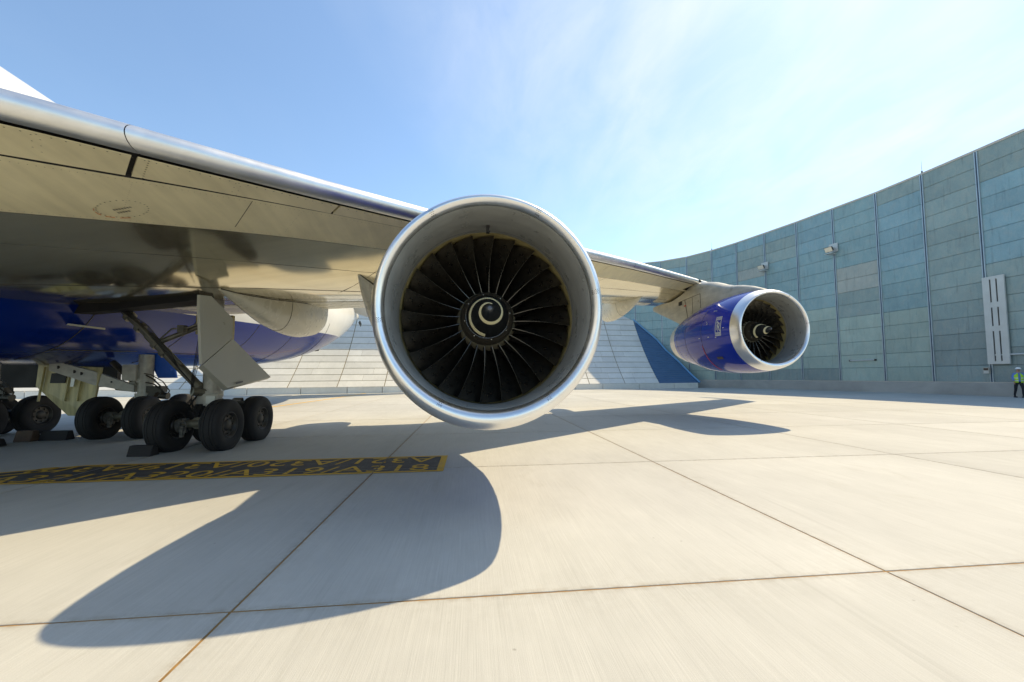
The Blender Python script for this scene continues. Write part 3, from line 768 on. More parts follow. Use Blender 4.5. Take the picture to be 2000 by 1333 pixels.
# leading edge flap panels under the nose
pj = [-8.5, -6.6, -4.05, -2.13, -.35, .75, 2.55, 4.38, 6.17, 8.2, 9.42]
gaps = {1: .05, 2: .045, 3: .03, 4: .03, 5: .03}
for i in range(len(pj) - 1):
    if i == 4: continue
    g0 = gaps.get(i, .018); g1 = gaps.get(i + 1, .018); xa, xb = pj[i] + g0 / 2, pj[i + 1] - g1 / 2
    b = MB(); rows = []
    for q in range(5):
        X = xa + (xb - xa) * q / 4; sh = .0
        lo_ = []
        for fy in (0, .2, .45, .75, 1):
            y = Y1 + .055; y = y + (y2(X) - .004 - y) * fy; xs_ = X - .55 * (y - Y1); lo_.append((xs_, le_y(xs_) + y, low(xs_, y) - .004))
        hi_ = [(p[0], p[1], p[2] + (.012 if q_ == 4 else .045)) for q_, p in enumerate(reversed(lo_))]
        rows.append(lo_ + hi_)
    b.grid(rows, True); b.add(rows[0], [tuple(range(10))]); b.add(rows[-1], [tuple(range(10))])
    b.build("flap_panel", M['wing_fwd'], wing_o, angle=30)
# fastener rows and seams
b = MB()
def dot(X, y, r=.011, lift=.006):
    c_ = Vector((X, le_y(X) + y, low(X, y) - lift)); vs = [c_ + Vector((math.cos(t_) * r, math.sin(t_) * r, 0)) for t_ in [k_ * math.pi / 3 for k_ in range(6)]]
    b.add(vs, [tuple(range(6))])
X = -7.0
while X < -.6:
    dot(X, Y1 + .09, .009); X += .085 if X < -2.5 else .11
for xj in (-3.99,):
    for q in range(9): dot(xj - .55 * q * .062, Y1 + .08 + q * .062, .011)
for xj in (-4.75, -3.3, -5.3): 
    for q in range(6): dot(xj + .05 * (q % 2) - q * .035, Y1 + .12 + q * .07, .008)
for q in range(150):
    X = -7.4 + q * .055
    if X < -.5: dot(X, spar_y(X) - .06, .006); dot(X, y2(X) + .07, .006)
for xr in (-6.3, -5.75, -4.3, -2.75, -1.5):
    for q in range(22):
        y = y2(xr) + .12 + q * .06
        if y < spar_y(xr) - .1: dot(xr - .55 * (y - .8), y, .005)
OV = (-4.88, 1.84)
def oval(t_, g_=1.0): return OV[0] + g_ * (.30 * math.cos(t_) + .05 * math.sin(t_)), OV[1] - g_ * (.26 * math.cos(t_) - .15 * math.sin(t_))
for k_ in range(26): dot(*oval(2 * math.pi * k_ / 26, .97), .011)
o = b.build("fasteners", M['seam'], wing_o, smooth=False); o['kind'] = 'stuff'
b = MB(); 
for k_ in range(10):
    pts = []
    for t in (math.pi * (.6 + .6 * k_ / 10), math.pi * (.6 + .6 * (k_ + 1) / 10)):
        q = oval(t, 1.06); pts.append(Vector((q[0], le_y(q[0]) + q[1], low(*q) - .006)))
    if k_ % 3 != 2: b.cyl(pts[0], pts[1], .004, n=5)
b.build("sealant_mark", M['orange'], wing_o, smooth=False)
b = MB()                                                     # small worn placard inside the oval, too worn to read
for r_, n_ in ((0, 7), (1, 5)):
    for q in range(n_):
        xx = OV[0] - .11 + q * .034; ym = OV[1] + .06 + .07 * r_ - .81 * .034 * q
        b.add([(xx + dx_, le_y(xx) + ym + dy_, low(xx, ym) - .007) for dx_, dy_ in ((0, 0), (.022, 0), (.022, .035), (0, .035))], [(0, 1, 2, 3)])
b.build("worn_placard", M['text_grey'], wing_o, smooth=False)
b = MB()
def seam(x0_, x1_, yf0, yf1, r=.006):
    n_ = 14; pts = []
    for q in range(n_ + 1):
        X = x0_ + (x1_ - x0_) * q / n_; y = yf0 + (yf1 - yf0) * q / n_; pts.append(Vector((X, le_y(X) + y, low(X, y) + .001)))
    b.tube(pts, r, 5)
def cseam(X, y0_, y1_, r=.005):
    pts = []
    for q in range(9):
        y = y0_ + (y1_ - y0_) * q / 8; xx = X - .55 * (y - y0_); pts.append(Vector((xx, le_y(xx) + y, low(xx, y) + .001)))
    b.tube(pts, r, 5)
L_of = lambda X: te_y(X) - le_y(X)
b.tube([Vector((X, le_y(X) + spar_y(X) + .01, low(X, spar_y(X) + .01) + .001)) for X in [-8.4 + .5 * q for q in range(36)]], .004, 5)
for xq in (-3.3, -.9): cseam(xq, y2(xq) + .05, spar_y(xq) - .05)
for fr in (.30, .46, .62): seam(-8.2, 9.0, fr * L_of(-8.2), fr * L_of(9.0), .004)
for xq in (-1.5, 1.5, 4.5): cseam(xq, .2 * L_of(xq), .6 * L_of(xq), .004)
o = b.build("skin_joints", M['seam'], wing_o); o["kind"] = "stuff"
# flaps visible under the trailing edge
for (xa, xb) in ((-8.0, -.6), (1.6, 9.0)):
    b = MB(); rows = []
    for q in range(7):
        X = xa + (xb - xa) * q / 6; L = L_of(X); row = []
        for s_, dz in ((.78, -.01), (.86, -.05), (.94, -.05), (.985, -.03), (1.01, .0), (.985, .03), (.94, .05), (.78, .05)):
            row.append((X, le_y(X) + s_ * L, low(X, min(s_, 1.0) * L) + dz * .9))
        rows.append(row)
    b.grid(rows, True); b.add(rows[0], [tuple(range(8))]); b.add(rows[-1], [tuple(range(8))]); b.build("flap", M['fairing'], wing_o, angle=40)
# winglet
b = MB(); b.prism([(20.6, 25.6, 6.2), (20.6, 29.1, 6.3), (21.1, 31.0, 8.0), (21.1, 30.0, 8.0)], (.06, 0, 0)); b.build("winglet", M['white'], wing_o, smooth=False)

# flap track fairings
def canoe(X, Yf, Yr, depth, width):
    b = MB(); rows = []; n_ = 18
    for i in range(n_ + 1):
        s_ = i / n_; Y = Yf + (Yr - Yf) * s_; ym = min(Y - le_y(X), L_of(X) * 1.0)
        zt_ = low(X, ym) + .03
        dd = depth * (smooth_lerp([(0, .02), (.12, .22), (.35, .68), (.62, 1.0), (.85, .96), (.95, .82), (1, .55)], s_))
        ww = width * smooth_lerp([(0, .06), (.15, .42), (.4, .85), (.65, 1.0), (.88, .93), (.96, .78), (1, .5)], s_)
        row = []
        for k_ in range(17):
            a_ = math.pi * k_ / 16; row.append((X + ww / 2 * math.cos(a_), Y, zt_ - .02 - dd * abs(math.sin(a_)) ** .8))
        row.append((X - ww / 2, Y, zt_ + .12)); row.append((X + ww / 2, Y, zt_ + .12))
        rows.append(row)
    b.grid(rows, True); b.add(rows[0], [tuple(range(19))]); b.add(rows[-1], [tuple(range(19))])
    f_ = part(b, "flap_fairing", M['fairing'], angle=40)
    b = MB()
    for s_ in (.45,):
        i = int(s_ * n_); b.tube([Vector(q) + Vector((0, 0, -.001)) for q in rows[i][:17]], .008, 5)
    b.tube([Vector(r_[0]) for r_ in rows], .012, 5)
    b.build("fairing_joints", M['seam'], f_)
canoe(-5.40, 9.2, 15.0, 1.0, .95)
canoe(-2.55, 9.4, 16.6, 1.65, 1.05)
canoe(3.7, 13.6, 19.5, .95, .8)
canoe(7.2, 16.4, 21.4, .80, .72)

# ------------------------------------------------------------------ engines
def bulge(r, a, y):
    s_ = max(0.0, -math.sin(a)); return r * (1 + .04 * s_ * s_) if r > 1.16 else r
lip_prof = [(-.90, 1.107), (-.912, 1.111), (-.925, 1.117), (-.938, 1.124), (-.95, 1.130), (-.98, 1.156), (-.985, 1.172), (-.975, 1.190), (-.945, 1.212), (-.89, 1.238), (-.80, 1.264), (-.70, 1.284), (-.60, 1.300)]
cowl_prof = [(-.596, 1.3005), (-.4, 1.325), (-.1, 1.350), (.3, 1.365), (.8, 1.362), (1.3, 1.340), (1.8, 1.300), (2.3, 1.240), (2.8, 1.160), (3.2, 1.085), (3.55, 1.01)]
aft_prof = [(3.554, 1.009), (3.8, .95), (4.1, .87), (4.3, .81), (4.28, .78), (3.9, .84)]
b = MB(); b.lathe(lip_prof, 96, bulge); lip_me = b.mesh("inlet_lip", M['lip'], 60)
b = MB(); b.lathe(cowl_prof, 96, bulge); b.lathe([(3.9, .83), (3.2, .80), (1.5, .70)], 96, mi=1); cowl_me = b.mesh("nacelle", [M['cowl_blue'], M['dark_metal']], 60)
b = MB(); b.lathe(aft_prof, 96, bulge); aft_me = b.mesh("exhaust_nozzle", M['cowl_aft'], 40)
b = MB(); b.lathe([(-.898, 1.1055), (-.87, 1.097), (-.82, 1.087), (-.75, 1.078), (-.65, 1.073), (-.5, 1.071), (-.35, 1.077), (-.22, 1.088), (-.20, 1.088)], 96); b.lathe([(-.196, 1.087), (-.10, 1.095)], 96, mi=0); barrel_me = b.mesh("inlet_liner", M['barrel'], 40)
b = MB(); b.lathe([(-.10, 1.0951), (-.094, 1.104), (.24, 1.108), (.245, 1.095), (.9, 1.06)], 96); rub_me = b.mesh("fan_case", M['rub'], 40)
b = MB(); b.lathe([(.42, 1.09), (.43, .38)], 64); back_me = b.mesh("fan_duct_wall", M['black'], 40)
# spinner
R0 = .345
cone = [(-.80, .0), (-.795, .020), (-.785, .036), (-.76, .056), (-.17, .268), (-.165, .270)]
b = MB(); b.lathe(cone, 48); spin_me = b.mesh("spinner", M['spin_black'], 40)
b = MB(); b.lathe([(-.164, .271), (-.08, .304), (-.075, .308), (.02, .345), (.34, .37)], 64); b.lathe([(-.079, .3055), (-.082, .309), (-.076, .3095)], 64); ring_me = b.mesh("spinner_ring", M['spin_ring'], 40)
b = MB(); b.lathe([(-.803, .0), (-.802, .015), (-.799, .019), (-.794, .024)], 24); tipd_me = b.mesh("spinner_tip", M['tip_grey'], 40)
b = MB(); rows = []
def cone_r(y): return lerp([(-.80, .0), (-.785, .036), (-.76, .056), (-.17, .268)], y)
def sp_pt(ang, rad, lift=.004):
    y = -.76 + (rad - .056) / (.268 - .056) * .59; rr = rad + lift
    return Vector((rr * math.cos(ang), y - lift * .4, rr * math.sin(ang)))
NS = 72
for k_ in range(NS + 1):
    s_ = k_ / NS; an = R(62) + R(560) * s_; rc = .062 + .182 * s_ ** 1.0; wd = min(1, .35 + s_ * 6) * .0115
    rows.append([sp_pt(an, rc - wd, .0005), sp_pt(an, rc - wd), sp_pt(an, rc + wd), sp_pt(an, rc + wd, .0005)])
b.grid(rows); spir_me = b.mesh("spiral_mark", M['spiral'], 40)
b = MB()
for k_ in range(8):
    an = R(10 + 45 * k_); c_ = Vector((.287 * math.cos(an), -.124, .287 * math.sin(an))); b.cyl(c_, c_ + Vector((.002 * math.cos(an), -.006, .002 * math.sin(an))), .007, n=6)
bolts_me = b.mesh("spinner_bolts", M['grey_metal'], 40)
# fan blade (radial +Z, flow +Y); twist and camber from root to tip
NB = 24
b = MB(); rows = []
for i in range(11):
    s_ = i / 10; r = .33 + (1.082 - .33) * s_
    stag = R(lerp([(0, 8), (.3, 26), (.7, 48), (1, 60)], s_)); ch = lerp([(0, .27), (.5, .36), (1, .40)], s_)
    camb = lerp([(0, .16), (.5, .07), (1, .02)], s_); lean = .05 * s_ * (1 - s_) * 4 * .5
    yle = .0 + lerp([(0, .06), (.4, .0), (1, -.045)], s_)
    front, back = [], []
    for q in range(7):
        c_ = q / 6; along = c_ * ch; cm = 4 * c_ * (1 - c_) * camb * ch
        yv = yle + along * math.cos(stag) + cm * math.sin(stag); tv = -along * math.sin(stag) + cm * math.cos(stag) * .8 - lean
        th = .012 * (1 - .6 * s_) * (1 - (2 * c_ - 1) ** 2) + .0022
        ax_, tx_ = math.cos(stag), -math.sin(stag); nx_, ny_ = math.cos(stag), math.sin(stag)
        rr = math.sqrt(max(r * r - tv * tv, .01))
        front.append((tv + nx_ * th, yv + ny_ * th, rr)); back.append((tv - nx_ * th, yv - ny_ * th, rr))
    rows.append(front + back[::-1])
b.grid(rows, True, mif=lambda i, j: 1 if j == 13 else 0); b.add(rows[-1], [tuple(range(14))]); blade_me = b.mesh("fan_blade", [M['blade'], M['blade_edge']], 50)
b = MB()
b.add([(-.044, .04, .348), (.044, .04, .348), (.052, .30, .40), (-.052, .30, .40)], [(0, 1, 2, 3)])
root_me = b.mesh("blade_platform", M['root'], 40, smooth=False)
# lip rivet patches, cowl seams
def cow_pt(y, a_, lift=.0):
    r = smooth_lerp(lip_prof[8:] + cowl_prof, y); r = bulge(r, a_, y) + lift
    return Vector((r * math.cos(a_), y, r * math.sin(a_)))
def lip_pt(q, a_, lift=.0015):
    y, r = lip_prof[q]; r = bulge(r, a_, y); return Vector(((r) * math.cos(a_), y - lift, (r) * math.sin(a_)))
b = MB()
for deg in (8, 63, 122, 188, 243, 302):
    for i in range(5):
        for j in range(4):
            a_ = R(deg + (i - 2) * .55); q = 3 + j; y0_, r0_ = lip_prof[q]; y1_, r1_ = lip_prof[q + 1]; f = .5 * (i % 2)
            y = y0_ + (y1_ - y0_) * f; r = r0_ + (r1_ - r0_) * f; p = Vector((r * math.cos(a_), y, r * math.sin(a_)))
            tn = Vector((-(y1_ - y0_) * 0, -(r1_ - r0_), 0)); nr = Vector((math.cos(a_) * (-(y1_ - y0_)) * -1 * -1, -(r1_ - r0_), math.sin(a_) * (-(y1_ - y0_)))) 
            nr = nr.normalized() if nr.length > 0 else Vector((0, -1, 0))
            b.cyl(p - nr * .004, p + nr * .0012, .0045, n=5)
riv_me = b.mesh("lip_rivets", M['seam'], 40, smooth=False)
b = MB()
seam_mes = []
for yq in (.95, 2.25, 3.2):
    b = MB(); b.tube([cow_pt(yq, R(d_), -.002) for d_ in range(95, 446, 6)], .007, 5); seam_mes.append(b.mesh("cowl_joint", M['seam'], 40))
b = MB(); b.tube([cow_pt(.98 + .004 * k_, R(198 + k_ * 2.2), .001) for k_ in range(24)], .010, 5); redl_me = b.mesh("red_line", M['red'], 40)
b = MB(); b.prism([cow_pt(.15, R(222), -.02), cow_pt(.45, R(222), -.02), cow_pt(.45, R(218), -.02), cow_pt(.15, R(218), -.02)], Vector((-.03, 0, -.02))); vent_me = b.mesh("cowl_vent", M['seam'], smooth=False)
b = MB()
for (yq, dq, sq) in ((.05, 188, .05), (1.05, 186, .05), (.45, 186, .06), (-.35, 176, .05), (.55, 166, .06), (.6, 163, .04), (.35, 146, .07), (.25, 147, .05)):
    q = [cow_pt(yq, R(dq), .003), cow_pt(yq + sq * 1.4, R(dq), .003), cow_pt(yq + sq * 1.4, R(dq + sq * 22), .003), cow_pt(yq, R(dq + sq * 22), .003)]; b.add(q, [(0, 1, 2, 3)])
sten_me = b.mesh("cowl_stencils", M['white_metal'], smooth=False)
# emblem plate, laid on the outer flank of the cowl (towards -X side seen by the lens)
def on_cowl(mb_or_me, ymid, adeg, w_, h_, lift):
    """flat (x,y) shape centred on 0 wrapped on the cowl: x runs forward to aft, y runs up the flank"""
    pass
def emblem_quad(b, x0_, x1_, h0, h1, lift, mi=0):
    n_ = 6; rows = []
    for i in range(n_ + 1):
        hh = h0 + (h1 - h0) * i / n_; a_ = R(EM_A) - hh / 1.35
        rows.append([cow_pt(EM_Y - x0_, a_, lift), cow_pt(EM_Y - x1_, a_, lift)])
    b.grid(rows, mi=mi)
EM_A, EM_Y = 173.0, -.06
b = MB()
hw_, hh_ = .15, .33
for (x0_, x1_, h0, h1) in ((-hw_, hw_, hh_ - .12, hh_), (-hw_, hw_, -hh_, -hh_ + .12), (-hw_, -hw_ + .03, -hh_ + .12, hh_ - .12), (hw_ - .03, hw_, -hh_ + .12, hh_ - .12)):
    emblem_quad(b, x0_, x1_, h0, h1, .004)
emb_me = b.mesh("emblem_frame", M['white_metal'], smooth=False)
def emblem_text(body, size, cx, cy, sx, mat_, lift, bold=.0):
    me = text_mesh(body, size, bold=bold, align='CENTER'); me.materials.clear(); me.materials.append(mat_)
    ys_ = [v.co.y for v in me.vertices]; my = (min(ys_) + max(ys_)) / 2
    for v in me.vertices:
        x_ = v.co.x * sx + cx; h_ = v.co.y - my + cy
        v.co = cow_pt(EM_Y - x_, R(EM_A) - h_ / 1.35, lift)
    return me
rr1 = emblem_text("R", .42, -.035, .02, .55, M['white_metal'], .004, .008); rr2 = emblem_text("R", .42, .045, -.03, .55, M['white_metal'], .007, .008)
tr1 = emblem_text("ROLLS", .10, 0, hh_ - .06, .85, M['cowl_blue'], .007); tr2 = emblem_text("ROYCE", .10, 0, -hh_ + .06, .85, M['cowl_blue'], .007)

def engine(loc, spin):
    nac = obj("nacelle", cowl_me, plane, Vector(loc) - ORG)
    for n_, me in (("inlet_lip", lip_me), ("exhaust_nozzle", aft_me), ("inlet_liner", barrel_me), ("fan_case", rub_me), ("fan_duct_wall", back_me), ("spinner", spin_me), ("spinner_ring", ring_me), ("lip_rivets", riv_me), *(("cowl_joint", q_) for q_ in seam_mes),
                   ("red_line", redl_me), ("cowl_vent", vent_me), ("cowl_stencils", sten_me), ("emblem_frame", emb_me), ("emblem_letter", rr1), ("emblem_letter", rr2), ("emblem_word", tr1), ("emblem_word", tr2)):
        obj(n_, me, nac)
    for n_, me in (("spiral_mark", spir_me), ("spinner_tip", tipd_me), ("spinner_bolts", bolts_me)):
        obj(n_, me, nac, rot=(0, -spin, 0))
    for k_ in range(NB):
        a_ = 2 * math.pi * (k_ + .35) / NB + spin * .1
        obj("fan_blade", blade_me, nac, rot=(0, a_, 0)); obj("blade_platform", root_me, nac, rot=(0, a_ + math.pi / NB, 0))
    return nac
E2 = (0.20, 5.20, 2.345); E1 = (9.60, 12.85, 3.06)
n2 = engine(E2, R(0)); n1 = engine(E1, R(-8))
b = MB(); b.prism([(-.02, -.42, .985), (.02, -.42, .985), (.02, -.36, .985), (-.02, -.36, .985)], (0, 0, .09)); b.cyl((0, -.39, .98), (0, -.36, 1.08), .01); b.build("inlet_probe", M['black'], n2, smooth=False)

# pylons
def pylon(E, name="pylon"):
    ex, ey, ez = E
    prof_ = [(-.70, 1.30, 1.20, .03), (-.50, 1.38, 1.22, .09), (-.04, 1.56, 1.26, .16), (.49, 1.71, 1.22, .22), (.95, 1.80, 1.2, .25), (1.37, 1.93, 1.15, .27), (1.7, 2.06, 1.1, .28), (2.0, 2.17, 1.05, .28), (2.5, 2.29, 1.0, .28), (3.0, 2.40, .95, .28), (3.4, 2.42, .88, .28),
             (4.2, 2.2, .72, .27), (5.2, 2.05, 1.10, .22), (6.4, 2.1, 1.52, .14), (7.5, 2.1, 1.90, .05)]
    b = MB(); rows = []
    for (dy_, zt_, zb_, hw_) in prof_:
        row = []
        for k_ in range(9):
            a_ = math.pi * k_ / 8; row.append((ex + hw_ * math.cos(a_), ey + dy_, ez + zt_ - hw_ * .55 * (1 - math.sin(a_))))
        row += [(ex - hw_, ey + dy_, ez + zb_), (ex + hw_, ey + dy_, ez + zb_)]
        rows.append(row)
    b.grid(rows, True); b.add(rows[0], [tuple(range(11))]); b.add(rows[-1], [tuple(range(11))])
    p_ = part(b, name, M['pylon'], angle=50)
    b = MB()
    sx = ex - .285
    for (ya, za, yb, zb2) in ((2.7, 1.85, 4.4, 1.80), (2.7, 1.85, 2.7, 1.25), (3.3, 1.83, 3.3, 1.10), (3.9, 1.8, 3.7, .95)):
        b.tube([(ex - .283, ey + ya, ez + za), (ex - .283, ey + yb, ez + zb2)], .008, 5)
    b.build("panel_joints", M['seam'], p_)
    b = MB(); b.box((ex - .275, ey + 4.3, ez + 1.72), (.03, .26, .16)); b.build("access_opening", M['black'], p_, smooth=False)
    b = MB(); b.box((ex - .275, ey + 3.9, ez + 1.55), (.03, .16, .05)); b.build("red_placard", M['red'], p_, smooth=False)
    return p_
pylon(E2); pylon(E1)

# ------------------------------------------------------------------ landing gear
def tyre_mesh():
    wv = .86
    half = [(0, .605), (.055, .606), (.06, .594), (.075, .594), (.08, .605), (.125, .600), (.13, .588), (.145, .588), (.15, .596), (.185, .583), (.215, .555), (.232, .50), (.234, .43), (.222, .36), (.20, .315), (.185, .300)]
    prof_ = [(-x, r) for x, r in reversed(half)] + half[1:]
    b = MB(); rows = []
    n_ = 48
    for x_, r in prof_:
        row = []
        for k_ in range(n_):
            a_ = 2 * math.pi * k_ / n_; z = r * math.sin(a_)
            if z < -.575: z = -.575 - (abs(z) - .575) * .1
            row.append((x_ * wv * (1 + .06 * max(0, -math.sin(a_)) ** 6), r * math.cos(a_), z))
        rows.append(row)
    b.grid(rows, True); return b.mesh("wheel", M['tyre'], 40)
def rim_mesh():
    b = MB(); n_ = 32
    for sg in (1, -1):
        prof_ = [(.186, .302), (.20, .305), (.204, .290), (.185, .272), (.13, .245), (.115, .19), (.12, .14), (.15, .12), (.165, .10), (.165, .0)]
        rows = [[(sg * x_ * .86, r * math.cos(2 * math.pi * k_ / n_), r * math.sin(2 * math.pi * k_ / n_)) for k_ in range(n_)] for x_, r in prof_]
        b.grid(rows, True)
        for k_ in range(8):
            a_ = 2 * math.pi * k_ / 8; b.cyl((sg * .09, .20 * math.cos(a_), .20 * math.sin(a_)), (sg * .135, .20 * math.cos(a_), .20 * math.sin(a_)), .022, n=8)
    return b.mesh("rim", M['rim'], 40)
ty_me, ri_me = tyre_mesh(), rim_mesh()
def brake_mesh(sg):
    b = MB(); b.cyl((sg * .20, 0, 0), (sg * .30, 0, 0), .17, n=16)
    for k_ in range(6):
        a_ = 2 * math.pi * k_ / 6 + .3; b.cyl((sg * .28, .13 * math.cos(a_), .13 * math.sin(a_)), (sg * .38, .13 * math.cos(a_), .13 * math.sin(a_)), .035, n=8)
    b.box((sg * .33, -.12, -.12), (.07, .06, .26)); b.tube([(sg * .36, -.1, .1), (sg * .40, -.2, .16), (sg * .44, -.14, .02), (sg * .40, -.16, -.18)], .014, 6)
    return b.mesh("brake", M['brake'], 40)
br = {1: brake_mesh(1), -1: brake_mesh(-1)}
def truck(cx, yf, yr, half):
    for Y in (yf, yr):
        for sg in (-1, 1):
            w_ = obj("wheel", ty_me, plane, Vector((cx + sg * half, Y, .552)) - ORG, (random.uniform(0, 6), 0, 0)); w_.rotation_euler = (0, 0, 0); w_.scale = (.95, .96, .96)
            obj("rim", ri_me, w_, rot=(random.uniform(0, 1), 0, 0)); obj("brake", br[-sg], w_)
    b = MB(); b.cyl((cx, yf, .60), (cx, yr, .60), .13, n=14)
    for Y in (yf, yr): b.cyl((cx - half, Y, .59), (cx + half, Y, .59), .085, n=12)
    b.box((cx, (yf + yr) / 2, .66), (.34, .40, .34))
    return part(b, "truck_beam", M['brace'], angle=40)
# wing gear, port
WG = (-6.12, 9.78, 11.20)
truck(WG[0], WG[1], WG[2], .545)
b = MB(); yg = 10.45
b.cyl((-6.22, yg, .66), (-6.22, yg, 1.25), .115, n=16); b.cyl((-6.22, yg, 1.2), (-6.22, yg, 3.5), .19, n=18); b.cyl((-6.22, yg, 1.15), (-6.22, yg, 1.3), .23, n=18)
b.box((-6.22, yg - .1, 1.12), (.42, .3, .24)); b.box((-6.05, yg - .25, 1.1), (.3, .2, .26))
ws = part(b, "main_strut", M['grey_metal'], angle=40)
b = MB(); b.box((-6.03, yg - .365, 1.10), (.2, .02, .17)); b.build("tag_plate", M['white_metal'], ws, smooth=False)
b = MB(); b.box((-5.88, yg + .25, .92), (.22, .6, .14), Matrix.Rotation(R(24), 3, 'X')); b.box((-5.85, yg + .55, .80), (.24, .5, .12), Matrix.Rotation(R(-20), 3, 'X')); b.tube([(-5.9, yg, 1.05), (-5.75, yg + .3, 1.0), (-5.6, yg + .6, .85), (-5.55, yg + .8, .80)], .05, 8); b.build("torque_link", M['dark_metal'], ws, smooth=False)
b = MB(); b.tube([(-6.4, yg - .25, 1.2), (-6.5, yg - .35, .95), (-6.35, yg - .4, .8)], .02, 6); b.tube([(-6.3, yg - .28, 1.3), (-6.42, yg - .4, 1.05), (-6.2, yg - .5, .75)], .016, 6); b.build("hoses", M['black'], ws)
b = MB(); b.cyl((-8.1, 10.15, 3.28), (-6.38, yg - .15, 1.33), .075, .075, 12); b.cyl((-7.5, 10.2, 2.62), (-6.40, yg - .12, 1.36), .105, .10, 12)
b.cyl((-8.02, 10.05, 3.28), (-7.3, 10.12, 2.45), .035, n=8); b.cyl((-7.35, 10.1, 2.62), (-6.75, 10.2, 1.92), .04, n=8)
for q in (.12, .25, .45, .55, .96): 
    p = Vector((-8.1, 10.15, 3.28)).lerp(Vector((-6.38, yg - .15, 1.33)), q); dd = (Vector((-6.38, yg - .15, 1.33)) - Vector((-8.1, 10.15, 3.28))).normalized(); b.cyl(p - dd * .05, p + dd * .05, .125, n=12)
b.cyl((-6.45, 10.1, 1.30), (-6.15, 10.5, 1.22), .10, n=12)
part(b, "side_brace", M['brace'], angle=40)
b = MB(); b.cyl((-7.25, 10.15, 2.44), (-6.3, yg, 2.96), .06, n=10); b.tube([(-7.2, 10.1, 2.5), (-6.9, 10.05, 2.75), (-6.6, 10.1, 2.78), (-6.4, 10.2, 2.9)], .018, 6); b.box((-6.72, 10.12, 2.76), (.14, .14, .16)); part(b, "jury_strut", M['brace'], angle=40)
b = MB()
for k_ in range(5):
    o_ = .03 * k_
    b.tube([(-8.0 + o_, 10.0, 3.2), (-7.4 + o_, 10.0 - o_, 2.72 + .02 * k_), (-6.95 + o_, 9.98, 2.15), (-6.6, 10.0 - o_, 1.72 + o_), (-6.42, 10.1, 1.45)], .007, 5)
for k_ in range(4):
    b.tube([(-6.40, 10.2, 1.9 + .25 * k_), (-6.47, 10.18 - .03 * k_, 1.5), (-6.45, 10.1, 1.15), (-6.62 + .1 * k_, 9.95, .82), (-6.55 + .14 * k_, 9.8, .62)], .007, 5)
o = b.build("hydraulic_lines", M['black'], ws); o['kind'] = 'stuff'
# gear doors
b = MB(); b.prism([(-5.50, 8.75, 3.30), (-5.46, 9.05, 3.33), (-5.38, 9.70, 2.95), (-5.38, 9.70, 2.50), (-5.40, 8.72, 1.88), (-5.44, 8.66, 3.0)], (-.055, 0, 0)); gd = part(b, "gear_door", M['gear_white'], smooth=False)
b = MB(); b.prism([(-5.37, 9.70, 2.49), (-5.33, 11.40, 1.62), (-5.37, 9.56, 1.38), (-5.39, 8.73, 1.87)], (-.09, .0, -.055)); gd2 = part(b, "gear_door", M['gear_white'], smooth=False); gd2['label'] = "lower folded gear door panel with bevelled edge"
b = MB(); b.box((-5.335, 9.95, 1.50), (.006, .28, .035), Matrix.Rotation(R(8), 3, 'X')); b.build("stencil", M['text_grey'], gd2, smooth=False)
# gear well under the wing: hanging black slab standing for its shaded hollow
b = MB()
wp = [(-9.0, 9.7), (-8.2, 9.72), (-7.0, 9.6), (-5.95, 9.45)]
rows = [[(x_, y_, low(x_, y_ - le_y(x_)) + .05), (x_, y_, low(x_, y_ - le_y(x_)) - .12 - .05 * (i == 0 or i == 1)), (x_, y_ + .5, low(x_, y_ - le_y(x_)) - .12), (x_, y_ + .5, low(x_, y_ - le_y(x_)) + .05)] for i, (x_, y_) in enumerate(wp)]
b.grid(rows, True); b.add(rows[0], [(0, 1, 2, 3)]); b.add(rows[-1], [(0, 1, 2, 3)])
gw = part(b, "gear_well_shade", M['black'], smooth=False)
b = MB(); b.prism([(-9.05, 9.75, 2.86), (-8.45, 9.75, 2.78), (-8.43, 10.2, 2.78), (-9.05, 10.2, 2.86)], (0, 0, -.04)); b.build("well_lip", M['fairing'], gw, smooth=False)
b = MB(); b.box((-6.7, 11.3, 3.0), (.9, .1, .5)); b.box((-6.45, 11.15, 2.7), (.5, .2, .2)); b.tube([(-7.1, 11.1, 2.9), (-6.8, 11.0, 3.0), (-6.5, 11.05, 2.8), (-6.25, 11.0, 2.95)], .03, 6); b.build("well_fittings", M['primer'], gw, smooth=False)
